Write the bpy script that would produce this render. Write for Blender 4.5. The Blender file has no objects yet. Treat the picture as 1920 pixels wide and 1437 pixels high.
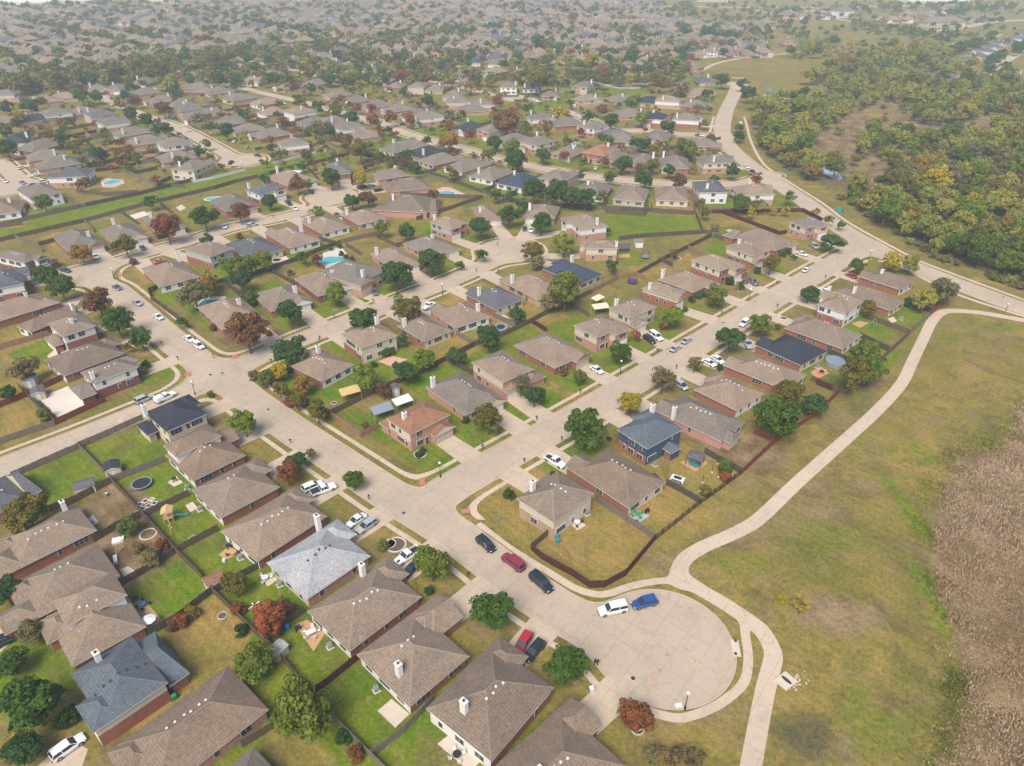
import bpy, math, random, numpy as np
from mathutils import Vector, Matrix
R=math.radians; PI=math.pi
random.seed(7); rng=np.random.default_rng(7)
scn=bpy.context.scene; COL=scn.collection
F_PX,CAM_H,PITCH=1331.0,105.0,R(32)
CP,SP=math.cos(PITCH),math.sin(PITCH)
def G(px,py,z=0.0):
    a=(px-960)/F_PX; b=-(py-718.5)/F_PX
    t=(z-CAM_H)/(-SP+b*CP)
    return (a*t,(CP+b*SP)*t)
def depth(x,y,z=0.0): return y*CP+(CAM_H-z)*SP
def project(x,y,z=0.0):
    d=depth(x,y,z); v=y*SP+(z-CAM_H)*CP
    return (960+F_PX*x/d, 718.5-F_PX*v/d)
# ------------------------------------------------------------------ materials
MATS={}
def nodes(name):
    m=bpy.data.materials.new(name); m.use_nodes=True
    nt=m.node_tree; return m,nt,nt.nodes['Principled BSDF']
def N(nt,t,**k):
    n=nt.nodes.new(t)
    for a,v in k.items():
        if a in n.inputs.keys(): n.inputs[a].default_value=v
        else: setattr(n,a,v)
    return n
def noise(nt,co,scale,detail=4,rough=.6,dist=0.0):
    n=N(nt,'ShaderNodeTexNoise'); n.inputs['Scale'].default_value=scale; n.inputs['Detail'].default_value=detail
    n.inputs['Roughness'].default_value=rough; n.inputs['Distortion'].default_value=dist
    nt.links.new(co,n.inputs['Vector']); return n.outputs['Fac']
def mix(nt,f,a,b,bt='MIX'):
    n=nt.nodes.new('ShaderNodeMix'); n.data_type='RGBA'; n.blend_type=bt
    for s,v in ((n.inputs[0],f),(n.inputs[6],a),(n.inputs[7],b)):
        if isinstance(v,bpy.types.NodeSocket): nt.links.new(v,s)
        elif isinstance(v,(int,float)): s.default_value=v
        else: s.default_value=(v[0],v[1],v[2],1)
    return n.outputs[2]
def ramp(nt,v,a,b):
    n=nt.nodes.new('ShaderNodeMapRange'); n.inputs[1].default_value=a; n.inputs[2].default_value=b
    nt.links.new(v,n.inputs[0]); return n.outputs[0]
def coords(nt,kind='Object'):
    return nt.nodes.new('ShaderNodeTexCoord').outputs[kind]
def posn(nt): return nt.nodes.new('ShaderNodeNewGeometry').outputs['Position']
def plain(name,c,rough=.7,metal=0.0,var=.12,scale=1.5,rnd=0.0,spec=.3):
    m,nt,b=nodes(name); p=posn(nt)
    f=noise(nt,p,scale,3)
    c2=mix(nt,f,[v*(1-var*1.6) for v in c],[min(1,v*(1+var*1.6)) for v in c])
    if rnd:
        oi=nt.nodes.new('ShaderNodeObjectInfo').outputs['Random']
        c2=mix(nt,oi,mix(nt,1.0,c2,(1-rnd,)*3,'MULTIPLY'),mix(nt,1.0,c2,(1+rnd,1+rnd*.8,1+rnd*.7),'MULTIPLY'))
    nt.links.new(c2,b.inputs['Base Color']); b.inputs['Roughness'].default_value=rough; b.inputs['Metallic'].default_value=metal
    b.inputs['Specular IOR Level'].default_value=spec
    MATS[name]=m; return m
def shingle(name,c):
    m,nt,b=nodes(name); p=posn(nt)
    f1=ramp(nt,noise(nt,p,2.2,4,.75),.3,.7); f2=noise(nt,p,.22,3); f3=ramp(nt,noise(nt,p,6.5,2,.7),.3,.7)
    c1=mix(nt,f1,[v*.68 for v in c],[v*1.34 for v in c])
    c1=mix(nt,f3,mix(nt,1.0,c1,(.8,.8,.8),'MULTIPLY'),mix(nt,1.0,c1,(1.18,1.17,1.15),'MULTIPLY'))
    c1=mix(nt,ramp(nt,f2,.3,.7),mix(nt,1.0,c1,(.86,.87,.88),'MULTIPLY'),mix(nt,1.0,c1,(1.12,1.1,1.07),'MULTIPLY'))
    wz=N(nt,'ShaderNodeTexWave'); wz.wave_type='BANDS'; wz.bands_direction='Z'; wz.inputs['Scale'].default_value=1.55; wz.inputs['Distortion'].default_value=1.2; wz.inputs['Detail Scale'].default_value=1.4
    nt.links.new(p,wz.inputs['Vector'])
    c1=mix(nt,wz.outputs['Fac'],mix(nt,1.0,c1,(.86,.86,.86),'MULTIPLY'),mix(nt,1.0,c1,(1.08,1.08,1.08),'MULTIPLY'))
    oi=nt.nodes.new('ShaderNodeObjectInfo').outputs['Random']
    c1=mix(nt,oi,mix(nt,1.0,c1,(.88,.9,.93),'MULTIPLY'),mix(nt,1.0,c1,(1.12,1.08,1.04),'MULTIPLY'))
    nt.links.new(c1,b.inputs['Base Color']); b.inputs['Roughness'].default_value=.92; b.inputs['Specular IOR Level'].default_value=.15
    bp=nt.nodes.new('ShaderNodeBump'); bp.inputs['Distance'].default_value=.03; bp.inputs['Strength'].default_value=.6
    nt.links.new(f3,bp.inputs['Height']); nt.links.new(bp.outputs[0],b.inputs['Normal'])
    MATS[name]=m
ROOFC=dict(tan=(.215,.164,.121),brown=(.175,.132,.097),grey=(.163,.14,.115),dark=(.035,.04,.052),blue=(.092,.108,.126),pale=(.28,.29,.3),terra=(.25,.125,.075),navy=(.045,.058,.085),slate=(.1,.1,.11))
for k,c in ROOFC.items(): shingle('shingle_'+k,c); plain('ridge_'+k,[min(1,v*1.12) for v in c],.9,var=.1,spec=.1)
def brick(name,c):
    m,nt,b=nodes(name); p=posn(nt)
    f1=ramp(nt,noise(nt,p,3.5,3,.8),.3,.7); f2=noise(nt,p,.4,2)
    c1=mix(nt,f1,[v*.6 for v in c],[min(1,v*1.4) for v in c]); c1=mix(nt,f2,c1,mix(nt,1.0,c1,(.85,.8,.8),'MULTIPLY'))
    wz=N(nt,'ShaderNodeTexWave'); wz.bands_direction='Z'; wz.inputs['Scale'].default_value=4.2; nt.links.new(p,wz.inputs['Vector'])
    c1=mix(nt,wz.outputs['Fac'],mix(nt,1.0,c1,(1.15,1.18,1.2),'MULTIPLY'),c1)
    nt.links.new(c1,b.inputs['Base Color']); b.inputs['Roughness'].default_value=.9; b.inputs['Specular IOR Level'].default_value=.15
    MATS[name]=m
for k,c in dict(red=(.27,.115,.075),pink=(.4,.22,.16),tan=(.4,.26,.165),dkred=(.19,.07,.05),stone=(.36,.25,.17)).items(): brick('brick_'+k,c)
def siding(name,c):
    m,nt,b=nodes(name); p=posn(nt)
    wz=N(nt,'ShaderNodeTexWave'); wz.bands_direction='Z'; wz.inputs['Scale'].default_value=1.7; nt.links.new(p,wz.inputs['Vector'])
    c1=mix(nt,ramp(nt,wz.outputs['Fac'],0,.35),[v*.86 for v in c],c); f=noise(nt,p,.8,3)
    c1=mix(nt,f,mix(nt,1.0,c1,(.9,.89,.87),'MULTIPLY'),c1)
    nt.links.new(c1,b.inputs['Base Color']); b.inputs['Roughness'].default_value=.7; b.inputs['Specular IOR Level'].default_value=.2
    MATS[name]=m
for k,c in dict(white=(.66,.64,.59),cream=(.56,.48,.36),grey=(.4,.38,.35),blue=(.045,.085,.13),beige=(.46,.39,.3)).items(): siding('siding_'+k,c)
plain('trim',(.62,.58,.52),.6,var=.05); plain('garage_white',(.6,.57,.52),.6,var=.05); plain('garage_tan',(.42,.34,.26),.6,var=.05)
plain('door_wood',(.1,.045,.03),.5); plain('window_frame',(.68,.66,.62),.5,var=.03)
plain('pane',(.03,.038,.045),.12,var=.3,scale=.7,spec=.6); plain('chimney',(.62,.59,.54),.75,var=.1); plain('flue',(.04,.04,.04),.6)
plain('vent_white',(.6,.6,.58),.5); plain('vent_dark',(.05,.05,.05),.6)
plain('kerb',(.42,.33,.235),.9,var=.12,scale=.5,spec=.1)
plain('black_metal',(.012,.013,.014),.45,var=.1,spec=.4); plain('globe',(.75,.73,.68),.3,var=.02); plain('steel',(.35,.36,.37),.4,.5)
plain('rubber',(.012,.012,.013),.8); plain('rim',(.4,.4,.41),.3,.8); plain('glass_car',(.02,.026,.032),.08,var=.2,spec=.8); plain('lamp_glass',(.7,.7,.68),.15); plain('tail_red',(.35,.01,.01),.2)
for k,c in dict(white=(.72,.72,.7),silver=(.36,.37,.37),black=(.012,.014,.018),grey=(.1,.11,.12),navy=(.012,.022,.06),blue=(.012,.06,.22),red=(.33,.012,.025),maroon=(.22,.015,.04),ltblue=(.12,.2,.3),rose=(.5,.12,.14)).items():
    plain('paint_'+k,c,.25,var=.03,spec=.6); MATS['paint_'+k].node_tree.nodes['Principled BSDF'].inputs['Coat Weight'].default_value=.5
def wood(name,c):
    m,nt,b=nodes(name); p=posn(nt)
    mp=nt.nodes.new('ShaderNodeMapping'); mp.inputs['Scale'].default_value=(5,5,.6); nt.links.new(p,mp.inputs['Vector'])
    f=ramp(nt,noise(nt,mp.outputs[0],1.3,3,.8),.25,.75); f2=noise(nt,p,.12,2)
    c1=mix(nt,f,[v*.5 for v in c],[v*1.45 for v in c]); c1=mix(nt,f2,c1,mix(nt,1.0,c1,(.7,.75,.8),'MULTIPLY'))
    nt.links.new(c1,b.inputs['Base Color']); b.inputs['Roughness'].default_value=.9; b.inputs['Specular IOR Level'].default_value=.1; MATS[name]=m
for k,c in dict(brown=(.14,.092,.062),gray=(.19,.155,.12),red=(.2,.05,.03),maroon=(.085,.03,.026),dark=(.095,.075,.058),tan=(.3,.17,.1),white=(.62,.6,.56)).items(): wood('fence_'+k,c)
plain('iron',(.015,.014,.014),.5)
plain('deck',(.42,.25,.13),.8,var=.2,scale=3); plain('patio',(.5,.42,.33),.9,var=.12,scale=.8,spec=.1); plain('patio_grey',(.33,.34,.35),.8,var=.12)
plain('patio_orange',(.5,.22,.11),.8); plain('bright_slab',(.55,.48,.4),.8,var=.05); plain('stone_edge',(.5,.45,.37),.9,var=.3,scale=4)
plain('metal_sheet',(.2,.23,.26),.5); plain('teal',(.03,.2,.2),.5); plain('cloth_yellow',(.5,.35,.15),.8); plain('cloth_cream',(.62,.52,.36),.8); plain('purple',(.12,.03,.14),.6)
plain('cloth_blue',(.03,.14,.35),.7); plain('orange_paint',(.5,.24,.14),.8); plain('red_brick_ramp',(.4,.15,.1),.9,var=.2,scale=6); plain('mat_black',(.02,.022,.028),.8); plain('solar',(.02,.03,.06),.15,var=.3,spec=.8)
plain('skin',(.4,.22,.15),.6); plain('shirt_dark',(.04,.04,.05),.8); plain('green_plastic',(.03,.25,.08),.5); plain('pink_deck',(.5,.3,.22),.8)
def water(name,c,r=.05):
    m,nt,b=nodes(name); p=posn(nt); f=noise(nt,p,.8,3)
    nt.links.new(mix(nt,f,[v*.75 for v in c],c),b.inputs['Base Color']); b.inputs['Roughness'].default_value=r
    bp=nt.nodes.new('ShaderNodeBump'); bp.inputs['Distance'].default_value=.02; nt.links.new(noise(nt,p,4,2),bp.inputs['Height']); nt.links.new(bp.outputs[0],b.inputs['Normal']); MATS[name]=m
water('pool_water',(.06,.38,.38)); water('pool_dark',(.02,.2,.19)); water('pond_water',(.32,.36,.4),.1)
def concrete(name,c,joint=4.5):
    m,nt,b=nodes(name); p=posn(nt)
    f1=noise(nt,p,.06,4,.6,.5); f2=ramp(nt,noise(nt,p,1.6,4,.7),.3,.7); f3=ramp(nt,noise(nt,p,.25,5,.7,1.5),.5,.85)
    c1=mix(nt,f1,[c[0]*.74,c[1]*.77,c[2]*.83],[min(1,v*1.16) for v in c]); c1=mix(nt,f2,mix(nt,1.0,c1,(.94,.935,.93),'MULTIPLY'),mix(nt,1.0,c1,(1.05,1.05,1.05),'MULTIPLY'))
    c1=mix(nt,f3,c1,mix(nt,1.0,c1,(.74,.74,.75),'MULTIPLY'))
    f6=ramp(nt,noise(nt,p,.9,3,.6,.6),.62,.74); c1=mix(nt,f6,c1,mix(nt,1.0,c1,(.72,.7,.68),'MULTIPLY'))
    if joint:
        br=N(nt,'ShaderNodeTexBrick'); br.offset=0; br.inputs['Scale'].default_value=1; br.inputs['Brick Width'].default_value=joint; br.inputs['Row Height'].default_value=joint; br.inputs['Mortar Size'].default_value=.05; br.inputs['Mortar Smooth'].default_value=.3
        mp=nt.nodes.new('ShaderNodeMapping'); mp.inputs['Rotation'].default_value=(0,0,R(38)); nt.links.new(p,mp.inputs['Vector']); nt.links.new(mp.outputs[0],br.inputs['Vector'])
        c1=mix(nt,br.outputs['Fac'],c1,mix(nt,1.0,c1,(.76,.74,.72),'MULTIPLY'))
    nt.links.new(c1,b.inputs['Base Color']); b.inputs['Roughness'].default_value=.9; b.inputs['Specular IOR Level'].default_value=.15; MATS[name]=m
concrete('road',(.415,.325,.23)); concrete('sidewalk',(.5,.39,.27),1.6); concrete('drive',(.46,.36,.25),3.2); concrete('trail',(.49,.38,.27),4)
# foliage
def leafmat(name,c,c2,bright=1.0):
    m,nt,b=nodes(name); p=posn(nt); oc=coords(nt)
    f=ramp(nt,noise(nt,p,.45,3,.6),.35,.65); f2=noise(nt,p,3,2,.8)
    oi=nt.nodes.new('ShaderNodeObjectInfo').outputs['Random']
    a=mix(nt,f,c,c2); a=mix(nt,ramp(nt,f2,.3,.7),mix(nt,1.0,a,(.7,.72,.75),'MULTIPLY'),mix(nt,1.0,a,(1.3,1.25,1.2),'MULTIPLY'))
    a=mix(nt,oi,mix(nt,1.0,a,(.8,.9,.95),'MULTIPLY'),mix(nt,1.0,a,(1.2,1.08,1.0),'MULTIPLY'))
    nt.links.new(a,b.inputs['Base Color']); b.inputs['Roughness'].default_value=.65; b.inputs['Specular IOR Level'].default_value=.12
    tr=nt.nodes.new('ShaderNodeBsdfTranslucent'); nt.links.new(a,tr.inputs['Color'])
    ms=nt.nodes.new('ShaderNodeMixShader'); ms.inputs[0].default_value=.15
    out=nt.nodes['Material Output']; nt.links.new(b.outputs[0],ms.inputs[1]); nt.links.new(tr.outputs[0],ms.inputs[2]); nt.links.new(ms.outputs[0],out.inputs['Surface'])
    MATS[name]=m
LEAF=dict(G=((.042,.09,.011),(.075,.122,.016)),D=((.034,.075,.018),(.06,.112,.024)),L=((.1,.17,.012),(.16,.2,.018)),O=((.1,.11,.018),(.17,.12,.022)),R=((.27,.085,.03),(.17,.065,.022)),
  Y=((.36,.27,.015),(.27,.24,.02)),P=((.13,.05,.035),(.16,.1,.028)),B=((.13,.1,.055),(.17,.13,.04)),N=((.025,.065,.012),(.035,.08,.014)),W=((.08,.125,.016),(.14,.165,.022)),A=((.26,.145,.025),(.2,.15,.03)),
  V=((.19,.21,.035),(.28,.25,.045)),T=((.15,.135,.055),(.19,.165,.06)))
for k,(a,b_) in LEAF.items(): leafmat('leaf_'+k,a,b_)
plain('bark',(.1,.075,.055),.9,var=.25,scale=4)
KINDNAME=dict(G='green',D='dark green',L='light green',O='olive and rust',R='rust red',Y='bright yellow',P='purple and brown',B='thin brown',N='deep green',W='mid green',A='orange',V='yellow green',T='dull brown green')
# ------------------------------------------------------------------ mesh helper
class MB:
    def __init__(s): s.v=[]; s.f=[]; s.m=[]; s.names=[]
    def mi(s,n):
        if n not in s.names: s.names.append(n)
        return s.names.index(n)
    def face(s,pts,mat):
        i=len(s.v); s.v.extend([tuple(p) for p in pts]); s.f.append(tuple(range(i,i+len(pts)))); s.m.append(s.mi(mat))
    def quadpts(s,pts,fs,mat):
        i=len(s.v); s.v.extend([tuple(p) for p in pts]); k=s.mi(mat)
        for f in fs: s.f.append(tuple(i+a for a in f)); s.m.append(k)
    def box(s,x0,x1,y0,y1,z0,z1,mat,rz=0,c=(0,0),taper=0):
        t=taper; P=[(x0,y0,z0),(x1,y0,z0),(x1,y1,z0),(x0,y1,z0),(x0+t,y0+t,z1),(x1-t,y0+t,z1),(x1-t,y1-t,z1),(x0+t,y1-t,z1)]
        if rz:
            cs,sn=math.cos(rz),math.sin(rz); P=[(c[0]+(x-c[0])*cs-(y-c[1])*sn,c[1]+(x-c[0])*sn+(y-c[1])*cs,z) for x,y,z in P]
        s.quadpts(P,[(3,2,1,0),(4,5,6,7),(0,1,5,4),(1,2,6,5),(2,3,7,6),(3,0,4,7)],mat)
    def tube(s,pts,rad,mat,n=8,caps=True):
        pts=[Vector(p) for p in pts]; rings=[]
        if not isinstance(rad,(list,tuple)): rad=[rad]*len(pts)
        k=s.mi(mat); base=len(s.v)
        for i,p in enumerate(pts):
            d=(pts[min(i+1,len(pts)-1)]-pts[max(i-1,0)]).normalized()
            a=d.orthogonal().normalized() if abs(d.z)>.9 else d.cross(Vector((0,0,1))).normalized(); b=d.cross(a)
            for j in range(n):
                q=p+(a*math.cos(2*PI*j/n)+b*math.sin(2*PI*j/n))*rad[i]; s.v.append(tuple(q))
        for i in range(len(pts)-1):
            for j in range(n):
                s.f.append((base+i*n+j,base+i*n+(j+1)%n,base+(i+1)*n+(j+1)%n,base+(i+1)*n+j)); s.m.append(k)
        if caps:
            s.f.append(tuple(base+j for j in range(n))[::-1]); s.m.append(k)
            s.f.append(tuple(base+(len(pts)-1)*n+j for j in range(n))); s.m.append(k)
    def disc(s,cx,cy,z0,z1,r,mat,n=24,ry=None):
        ry=ry or r
        p0=[(cx+r*math.cos(2*PI*i/n),cy+ry*math.sin(2*PI*i/n),z0) for i in range(n)]; p1=[(a,b,z1) for a,b,_ in p0]
        s.quadpts(p0+p1,[tuple(range(n,2*n))]+[tuple(range(n))[::-1]]+[(i,(i+1)%n,n+(i+1)%n,n+i) for i in range(n)],mat)
    def ring(s,cx,cy,z0,z1,ri,ro,mat,n=28):
        P=[]
        for r,z in ((ri,z0),(ro,z0),(ro,z1),(ri,z1)): P+=[(cx+r*math.cos(2*PI*i/n),cy+r*math.sin(2*PI*i/n),z) for i in range(n)]
        fs=[]
        for a in range(4):
            b=(a+1)%4
            for i in range(n): fs.append((a*n+i,a*n+(i+1)%n,b*n+(i+1)%n,b*n+i))
        s.quadpts(P,fs,mat)
    def prism(s,poly,z0,z1,mat):
        n=len(poly)
        a=sum(poly[i][0]*poly[(i+1)%n][1]-poly[(i+1)%n][0]*poly[i][1] for i in range(n))
        if a<0: poly=poly[::-1]
        P=[(x,y,z0) for x,y in poly]+[(x,y,z1) for x,y in poly]
        s.quadpts(P,[tuple(range(n,2*n)),tuple(range(n))[::-1]]+[(i,(i+1)%n,n+(i+1)%n,n+i) for i in range(n)],mat)
    def mesh(s,name,smooth=False):
        me=bpy.data.meshes.new(name); me.from_pydata(s.v,[],s.f)
        for n in s.names: me.materials.append(MATS[n])
        me.polygons.foreach_set('material_index',s.m)
        if smooth: me.polygons.foreach_set('use_smooth',[True]*len(s.f))
        me.update(); return me
    def build(s,name,parent=None,smooth=False):
        return link(name,s.mesh(name,smooth),parent)
def link(name,data,parent=None,loc=None,rz=None):
    o=bpy.data.objects.new(name,data); COL.objects.link(o)
    if parent: o.parent=parent
    if loc: o.location=loc
    if rz is not None: o.rotation_euler=(0,0,rz)
    return o
THINGS=[]
def tag(o,label,cat,group=None,kind=None,pos=None):
    if kind: o['kind']=kind
    if label: o['label']=label
    if cat: o['category']=cat
    if group: o['group']=group
    if kind is None: THINGS.append(o)
    return o
def thing(name,label,cat,loc,rz=0,group=None):
    o=link(name,None,None,(loc[0],loc[1],loc[2] if len(loc)>2 else 0),rz); o.empty_display_size=.5
    return tag(o,label,cat,group)
def struct(o): o['kind']='structure'; return o
ORD=['zeroth','leftmost','second','third','fourth','fifth','sixth','seventh','eighth','ninth','tenth','eleventh','twelfth','thirteenth','fourteenth','fifteenth','sixteenth','seventeenth','eighteenth','nineteenth','twentieth']
# landmarks: nearest one names the place
LM=[((1240,1215),'by the large round turning circle'),((1190,1330),'by the rust tree below the turning circle'),((850,905),'at the near crossroads'),((1035,940),'by the cream corner house with stone base'),
((1215,810),'by the blue sided house'),((785,790),'by the orange roofed brick corner house'),((600,1050),'by the pale grey roofed house'),((240,1285),'by the blue grey roof at lower left'),((335,775),'by the black roofed corner house'),
((210,905),'by the small sheds at left'),((325,975),'by the yellow topped playset'),((570,1330),'by the big round tree at bottom'),((300,800),'along the side street at left'),((140,610),'among the white houses at left edge'),((395,670),'at the left crossroads'),
((460,600),'by the large purple tree'),((622,487),'by the bright turquoise pool'),((397,572),'by the kidney shaped dark pool'),((955,470),'by the central turning circle'),((1070,505),'by the navy roofed house'),((1260,650),'midway along the right street'),
((1480,660),'by the black roofed house at right'),((1600,490),'at the right junction'),((1750,560),'by the trees where the trail bends'),((1690,750),'beside the right trail'),((1450,850),'at the large tree behind the right houses'),((1000,370),'by the dark evergreen clump'),
((838,360),'by the pool with tan pink deck'),((625,375),'by the upper left turning circle'),((450,300),'by the far left turning circle'),((308,425),'by the tall rust red tree'),((190,340),'by the pool behind the grey house'),((20,345),'at the left edge circle'),
((1220,440),'in the wide double lawn yard'),((1330,350),'by the white grey roofed house'),((1110,285),'by the orange tiled roof'),((1290,225),'by the upper junction'),((950,225),'by the big purple crowned tree'),((740,220),'along the row of rust trees'),((560,230),'along the upper left street'),
((1380,165),'at the end of the upper road'),((1180,160),'by the small upper turning circle'),((300,130),'in the far upper left belt'),((600,110),'in the far upper middle'),((900,110),'beyond the upper middle street'),((1200,110),'near the yellow tree far up'),((1550,320),'by the small pond'),((1750,330),'in the right woodland'),((1650,180),'in the upper right woodland'),((1860,450),'above the road at right edge'),((1850,130),'by the far right row of houses'),((1620,60),'in the far upper right'),((70,1100),'at lower left'),((80,1330),'by the leafy tree at bottom left'),((1100,1390),'at the bottom edge'),
((730,620),'along the middle street'),((860,690),'in the middle back gardens'),((1380,260),'beside the upper curving road'),((100,450),'at the left edge street'),((500,450),'along the street below upper circle'),((690,1130),'by the tan roofs near bottom centre'),((1500,100),'by the far path')]
def near_ref(px,py):
    return min(LM,key=lambda l:(l[0][0]-px)**2+((l[0][1]-py)*1.4)**2)[1]
# ------------------------------------------------------------------ road network
def P(*a): return [G(x,y) for x,y in a]
ROADS=[ # (pixel polyline, half width, local?)
 ([(160,513),(200,538),(215,545),(265,588),(312,630),(365,672),(420,709),(470,750),(540,800),(630,860),(735,930),(865,1011),(1000,1113),(1075,1160),(1120,1180),(1200,1210)],4.6,1),
 ([(160,513),(150,522),(200,500),(270,475),(340,457),(430,428),(520,410),(580,395),(618,376)],4.4,1),
 ([(-60,905),(0,878),(75,849),(150,820),(250,779),(330,745),(405,703)],4.3,1),
 ([(405,703),(440,690),(545,645),(650,604),(760,560),(850,525),(915,495),(955,470)],4.3,1),
 ([(845,915),(1000,827),(1100,770),(1200,711),(1330,633),(1472,548),(1560,497),(1625,462)],4.8,1),
 ([(480,172),(560,190),(620,206),(714,231),(760,250),(823,269),(877,283),(944,302),(1021,317),(1115,333),(1240,344),(1328,346),(1390,344),(1448,328)],4.4,1),
 ([(195,185),(240,205),(300,228),(345,245),(400,275),(440,298)],4.4,1),
 ([(0,304),(42,346),(20,350)],4.4,1),
 ([(1040,203),(1090,218),(1140,243),(1211,246),(1269,252),(1355,255)],4.3,1)]
RA=([(2030,618),(1917,579),(1810,539),(1705,498),(1677,485),(1625,457),(1564,421),(1512,381),(1470,353),(1428,326),(1398,303),(1368,276),(1354,247),(1361,210),(1376,178),(1383,155)],5.2,0)
CIRC=[((1243,1209),12.3),((955,470),12.5),((622,368),12.5),((455,301),12.5),((18,352),14),((158,515),9)]
def resample(pts,step):
    # Catmull-Rom then even spacing
    P_=[np.array(p) for p in pts]; P_=[2*P_[0]-P_[1]]+P_+[2*P_[-1]-P_[-2]]; out=[]
    for i in range(1,len(P_)-2):
        a,b,c,d=P_[i-1:i+3]; n=max(2,int(np.linalg.norm(c-b)/step))
        for k in range(n):
            t=k/n; out.append(.5*((2*b)+(-a+c)*t+(2*a-5*b+4*c-d)*t*t+(-a+3*b-3*c+d)*t**3))
    out.append(P_[-2]); return np.array(out)
RW=[(resample(P(*r[0]),6),r[1]) for r in ROADS]; RAW=(resample(P(*RA[0]),6),RA[1])
CW=[(np.array(G(*c)),r) for c,r in CIRC]
ALLSEG=[(l[i],l[i+1]) for l,_ in RW+[RAW] for i in range(len(l)-1)]
SA=np.array([s[0] for s in ALLSEG]); SB=np.array([s[1] for s in ALLSEG])
def nearest_road(x,y):
    p=np.array([x,y]); d=SB-SA; t=np.clip(((p-SA)*d).sum(1)/np.maximum((d*d).sum(1),1e-9),0,1); q=SA+d*t[:,None]
    k=((q-p)**2).sum(1).argmin(); return q[k],math.sqrt(((q[k]-p)**2).sum())
def polysd(X,Y,line,hw,cur,k=4.0,first=True):
    best=np.full(X.shape,1e9)
    for i in range(len(line)-1):
        a,b=line[i],line[i+1]; d=b-a; L=max((d*d).sum(),1e-9)
        x0,x1=min(a[0],b[0])-22,max(a[0],b[0])+22; y0,y1=min(a[1],b[1])-22,max(a[1],b[1])+22
        i0,i1=np.searchsorted(GX,[x0,x1]); j0,j1=np.searchsorted(GY,[y0,y1])
        if i0>=i1 or j0>=j1: continue
        x=X[j0:j1,i0:i1]; y=Y[j0:j1,i0:i1]
        t=np.clip(((x-a[0])*d[0]+(y-a[1])*d[1])/L,0,1)
        dd=np.hypot(x-a[0]-t*d[0],y-a[1]-t*d[1])-hw
        best[j0:j1,i0:i1]=np.minimum(best[j0:j1,i0:i1],dd)
    return best
def smin(a,b,k):
    h=np.clip(k-np.abs(a-b),0,None)/k; return np.minimum(a,b)-h*h*h*k/6
RES=.75
GX=np.arange(-345,345,RES); GY=np.arange(44,520,RES); X,Y=np.meshgrid(GX,GY)
D=np.full(X.shape,1e3)
for l,hw in RW: D=smin(D,np.minimum(polysd(X,Y,l,hw,D),1e3),9.0)
for c,r in CW: D=smin(D,np.hypot(X-c[0],Y-c[1])-r,7.0)
DL=D.copy(); D=smin(D,polysd(X,Y,*RAW,D),9.0)
def sample(F,x,y):
    i=int((x-GX[0])/RES); j=int((y-GY[0])/RES)
    if 0<=i<len(GX)-1 and 0<=j<len(GY)-1: return float(F[j,i])
    return 99.
TR=[[(1406,1450),(1408,1437),(1421,1365),(1436,1290),(1449,1240),(1448,1218),(1428,1182),(1395,1157),(1357,1132),(1320,1110),(1300,1098),(1276,1089)],
 [(1276,1089),(1273,1070),(1286,1046),(1320,1025),(1360,1008),(1407,985),(1440,958),(1495,905),(1570,838),(1645,770),(1690,720),(1707,686),(1720,659),(1735,628),(1745,607),(1760,590),(1781,583),(1833,586),(1875,593),(1925,602)]]
TRN=[[(1395,1160),(1397,1190),(1403,1227),(1400,1265),(1388,1290),(1357,1315),(1331,1330),(1281,1347),(1243,1342),(1215,1333),(1185,1318)],
 [(1276,1089),(1231,1090),(1181,1100),(1150,1111),(1130,1115),(1113,1114),(1080,1104),(1035,1077),(955,1028),(900,985)],
 [(1345,160),(1352,190),(1340,215),(1330,252)],[(1318,262),(1345,283),(1362,300)],
 [(1382,185),(1388,200),(1399,231),(1407,262),(1426,300),(1453,325),(1540,380),(1593,419),(1708,482),(1729,492),(1833,531),(1940,570)],[(1650,490),(1687,500),(1791,551),(1940,600)]]
DT=np.full(X.shape,1e3)
for l in TR: DT=smin(DT,polysd(X,Y,resample(P(*l),4),1.55,DT),4.0)
for l in TRN: DT=smin(DT,polysd(X,Y,resample(P(*l),4),.8,DT),1.0)
def inpoly(X,Y,poly):
    ins=np.zeros(X.shape,bool); n=len(poly)
    for i in range(n):
        x0,y0=poly[i]; x1,y1=poly[(i+1)%n]
        if y0==y1: continue
        c=((y0>Y)!=(y1>Y))&(X<(x1-x0)*(Y-y0)/(y1-y0)+x0); ins^=c
    return ins
NOSW=inpoly(X,Y,P((-80,925),(25,893),(150,838),(270,785),(310,768),(330,800),(160,900),(-60,1000)))|inpoly(X,Y,P((845,975),(905,975),(1000,1020),(1110,1080),(1150,1060),(1400,1000),(1600,1200),(1500,1437),(1160,1400),(1178,1322),(1195,1290),(1240,1300),(1330,1280),(1300,1140),(1140,1140),(1060,1130),(985,1075),(900,1020)))
DRIVE=np.full(X.shape,1e3)
def add_drive_field(c,u,L,hw):
    # c start, u unit dir, length L, half width hw
    n=(-u[1],u[0]); xs=[c[0],c[0]+u[0]*L]; ys=[c[1],c[1]+u[1]*L]
    i0,i1=np.searchsorted(GX,[min(xs)-8,max(xs)+8]); j0,j1=np.searchsorted(GY,[min(ys)-8,max(ys)+8])
    if i0>=i1 or j0>=j1: return
    x=X[j0:j1,i0:i1]-c[0]; y=Y[j0:j1,i0:i1]-c[1]
    s=x*u[0]+y*u[1]; t=np.abs(x*n[0]+y*n[1])-hw
    DRIVE[j0:j1,i0:i1]=np.minimum(DRIVE[j0:j1,i0:i1],np.maximum(np.maximum(-s,s-L),t))
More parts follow.
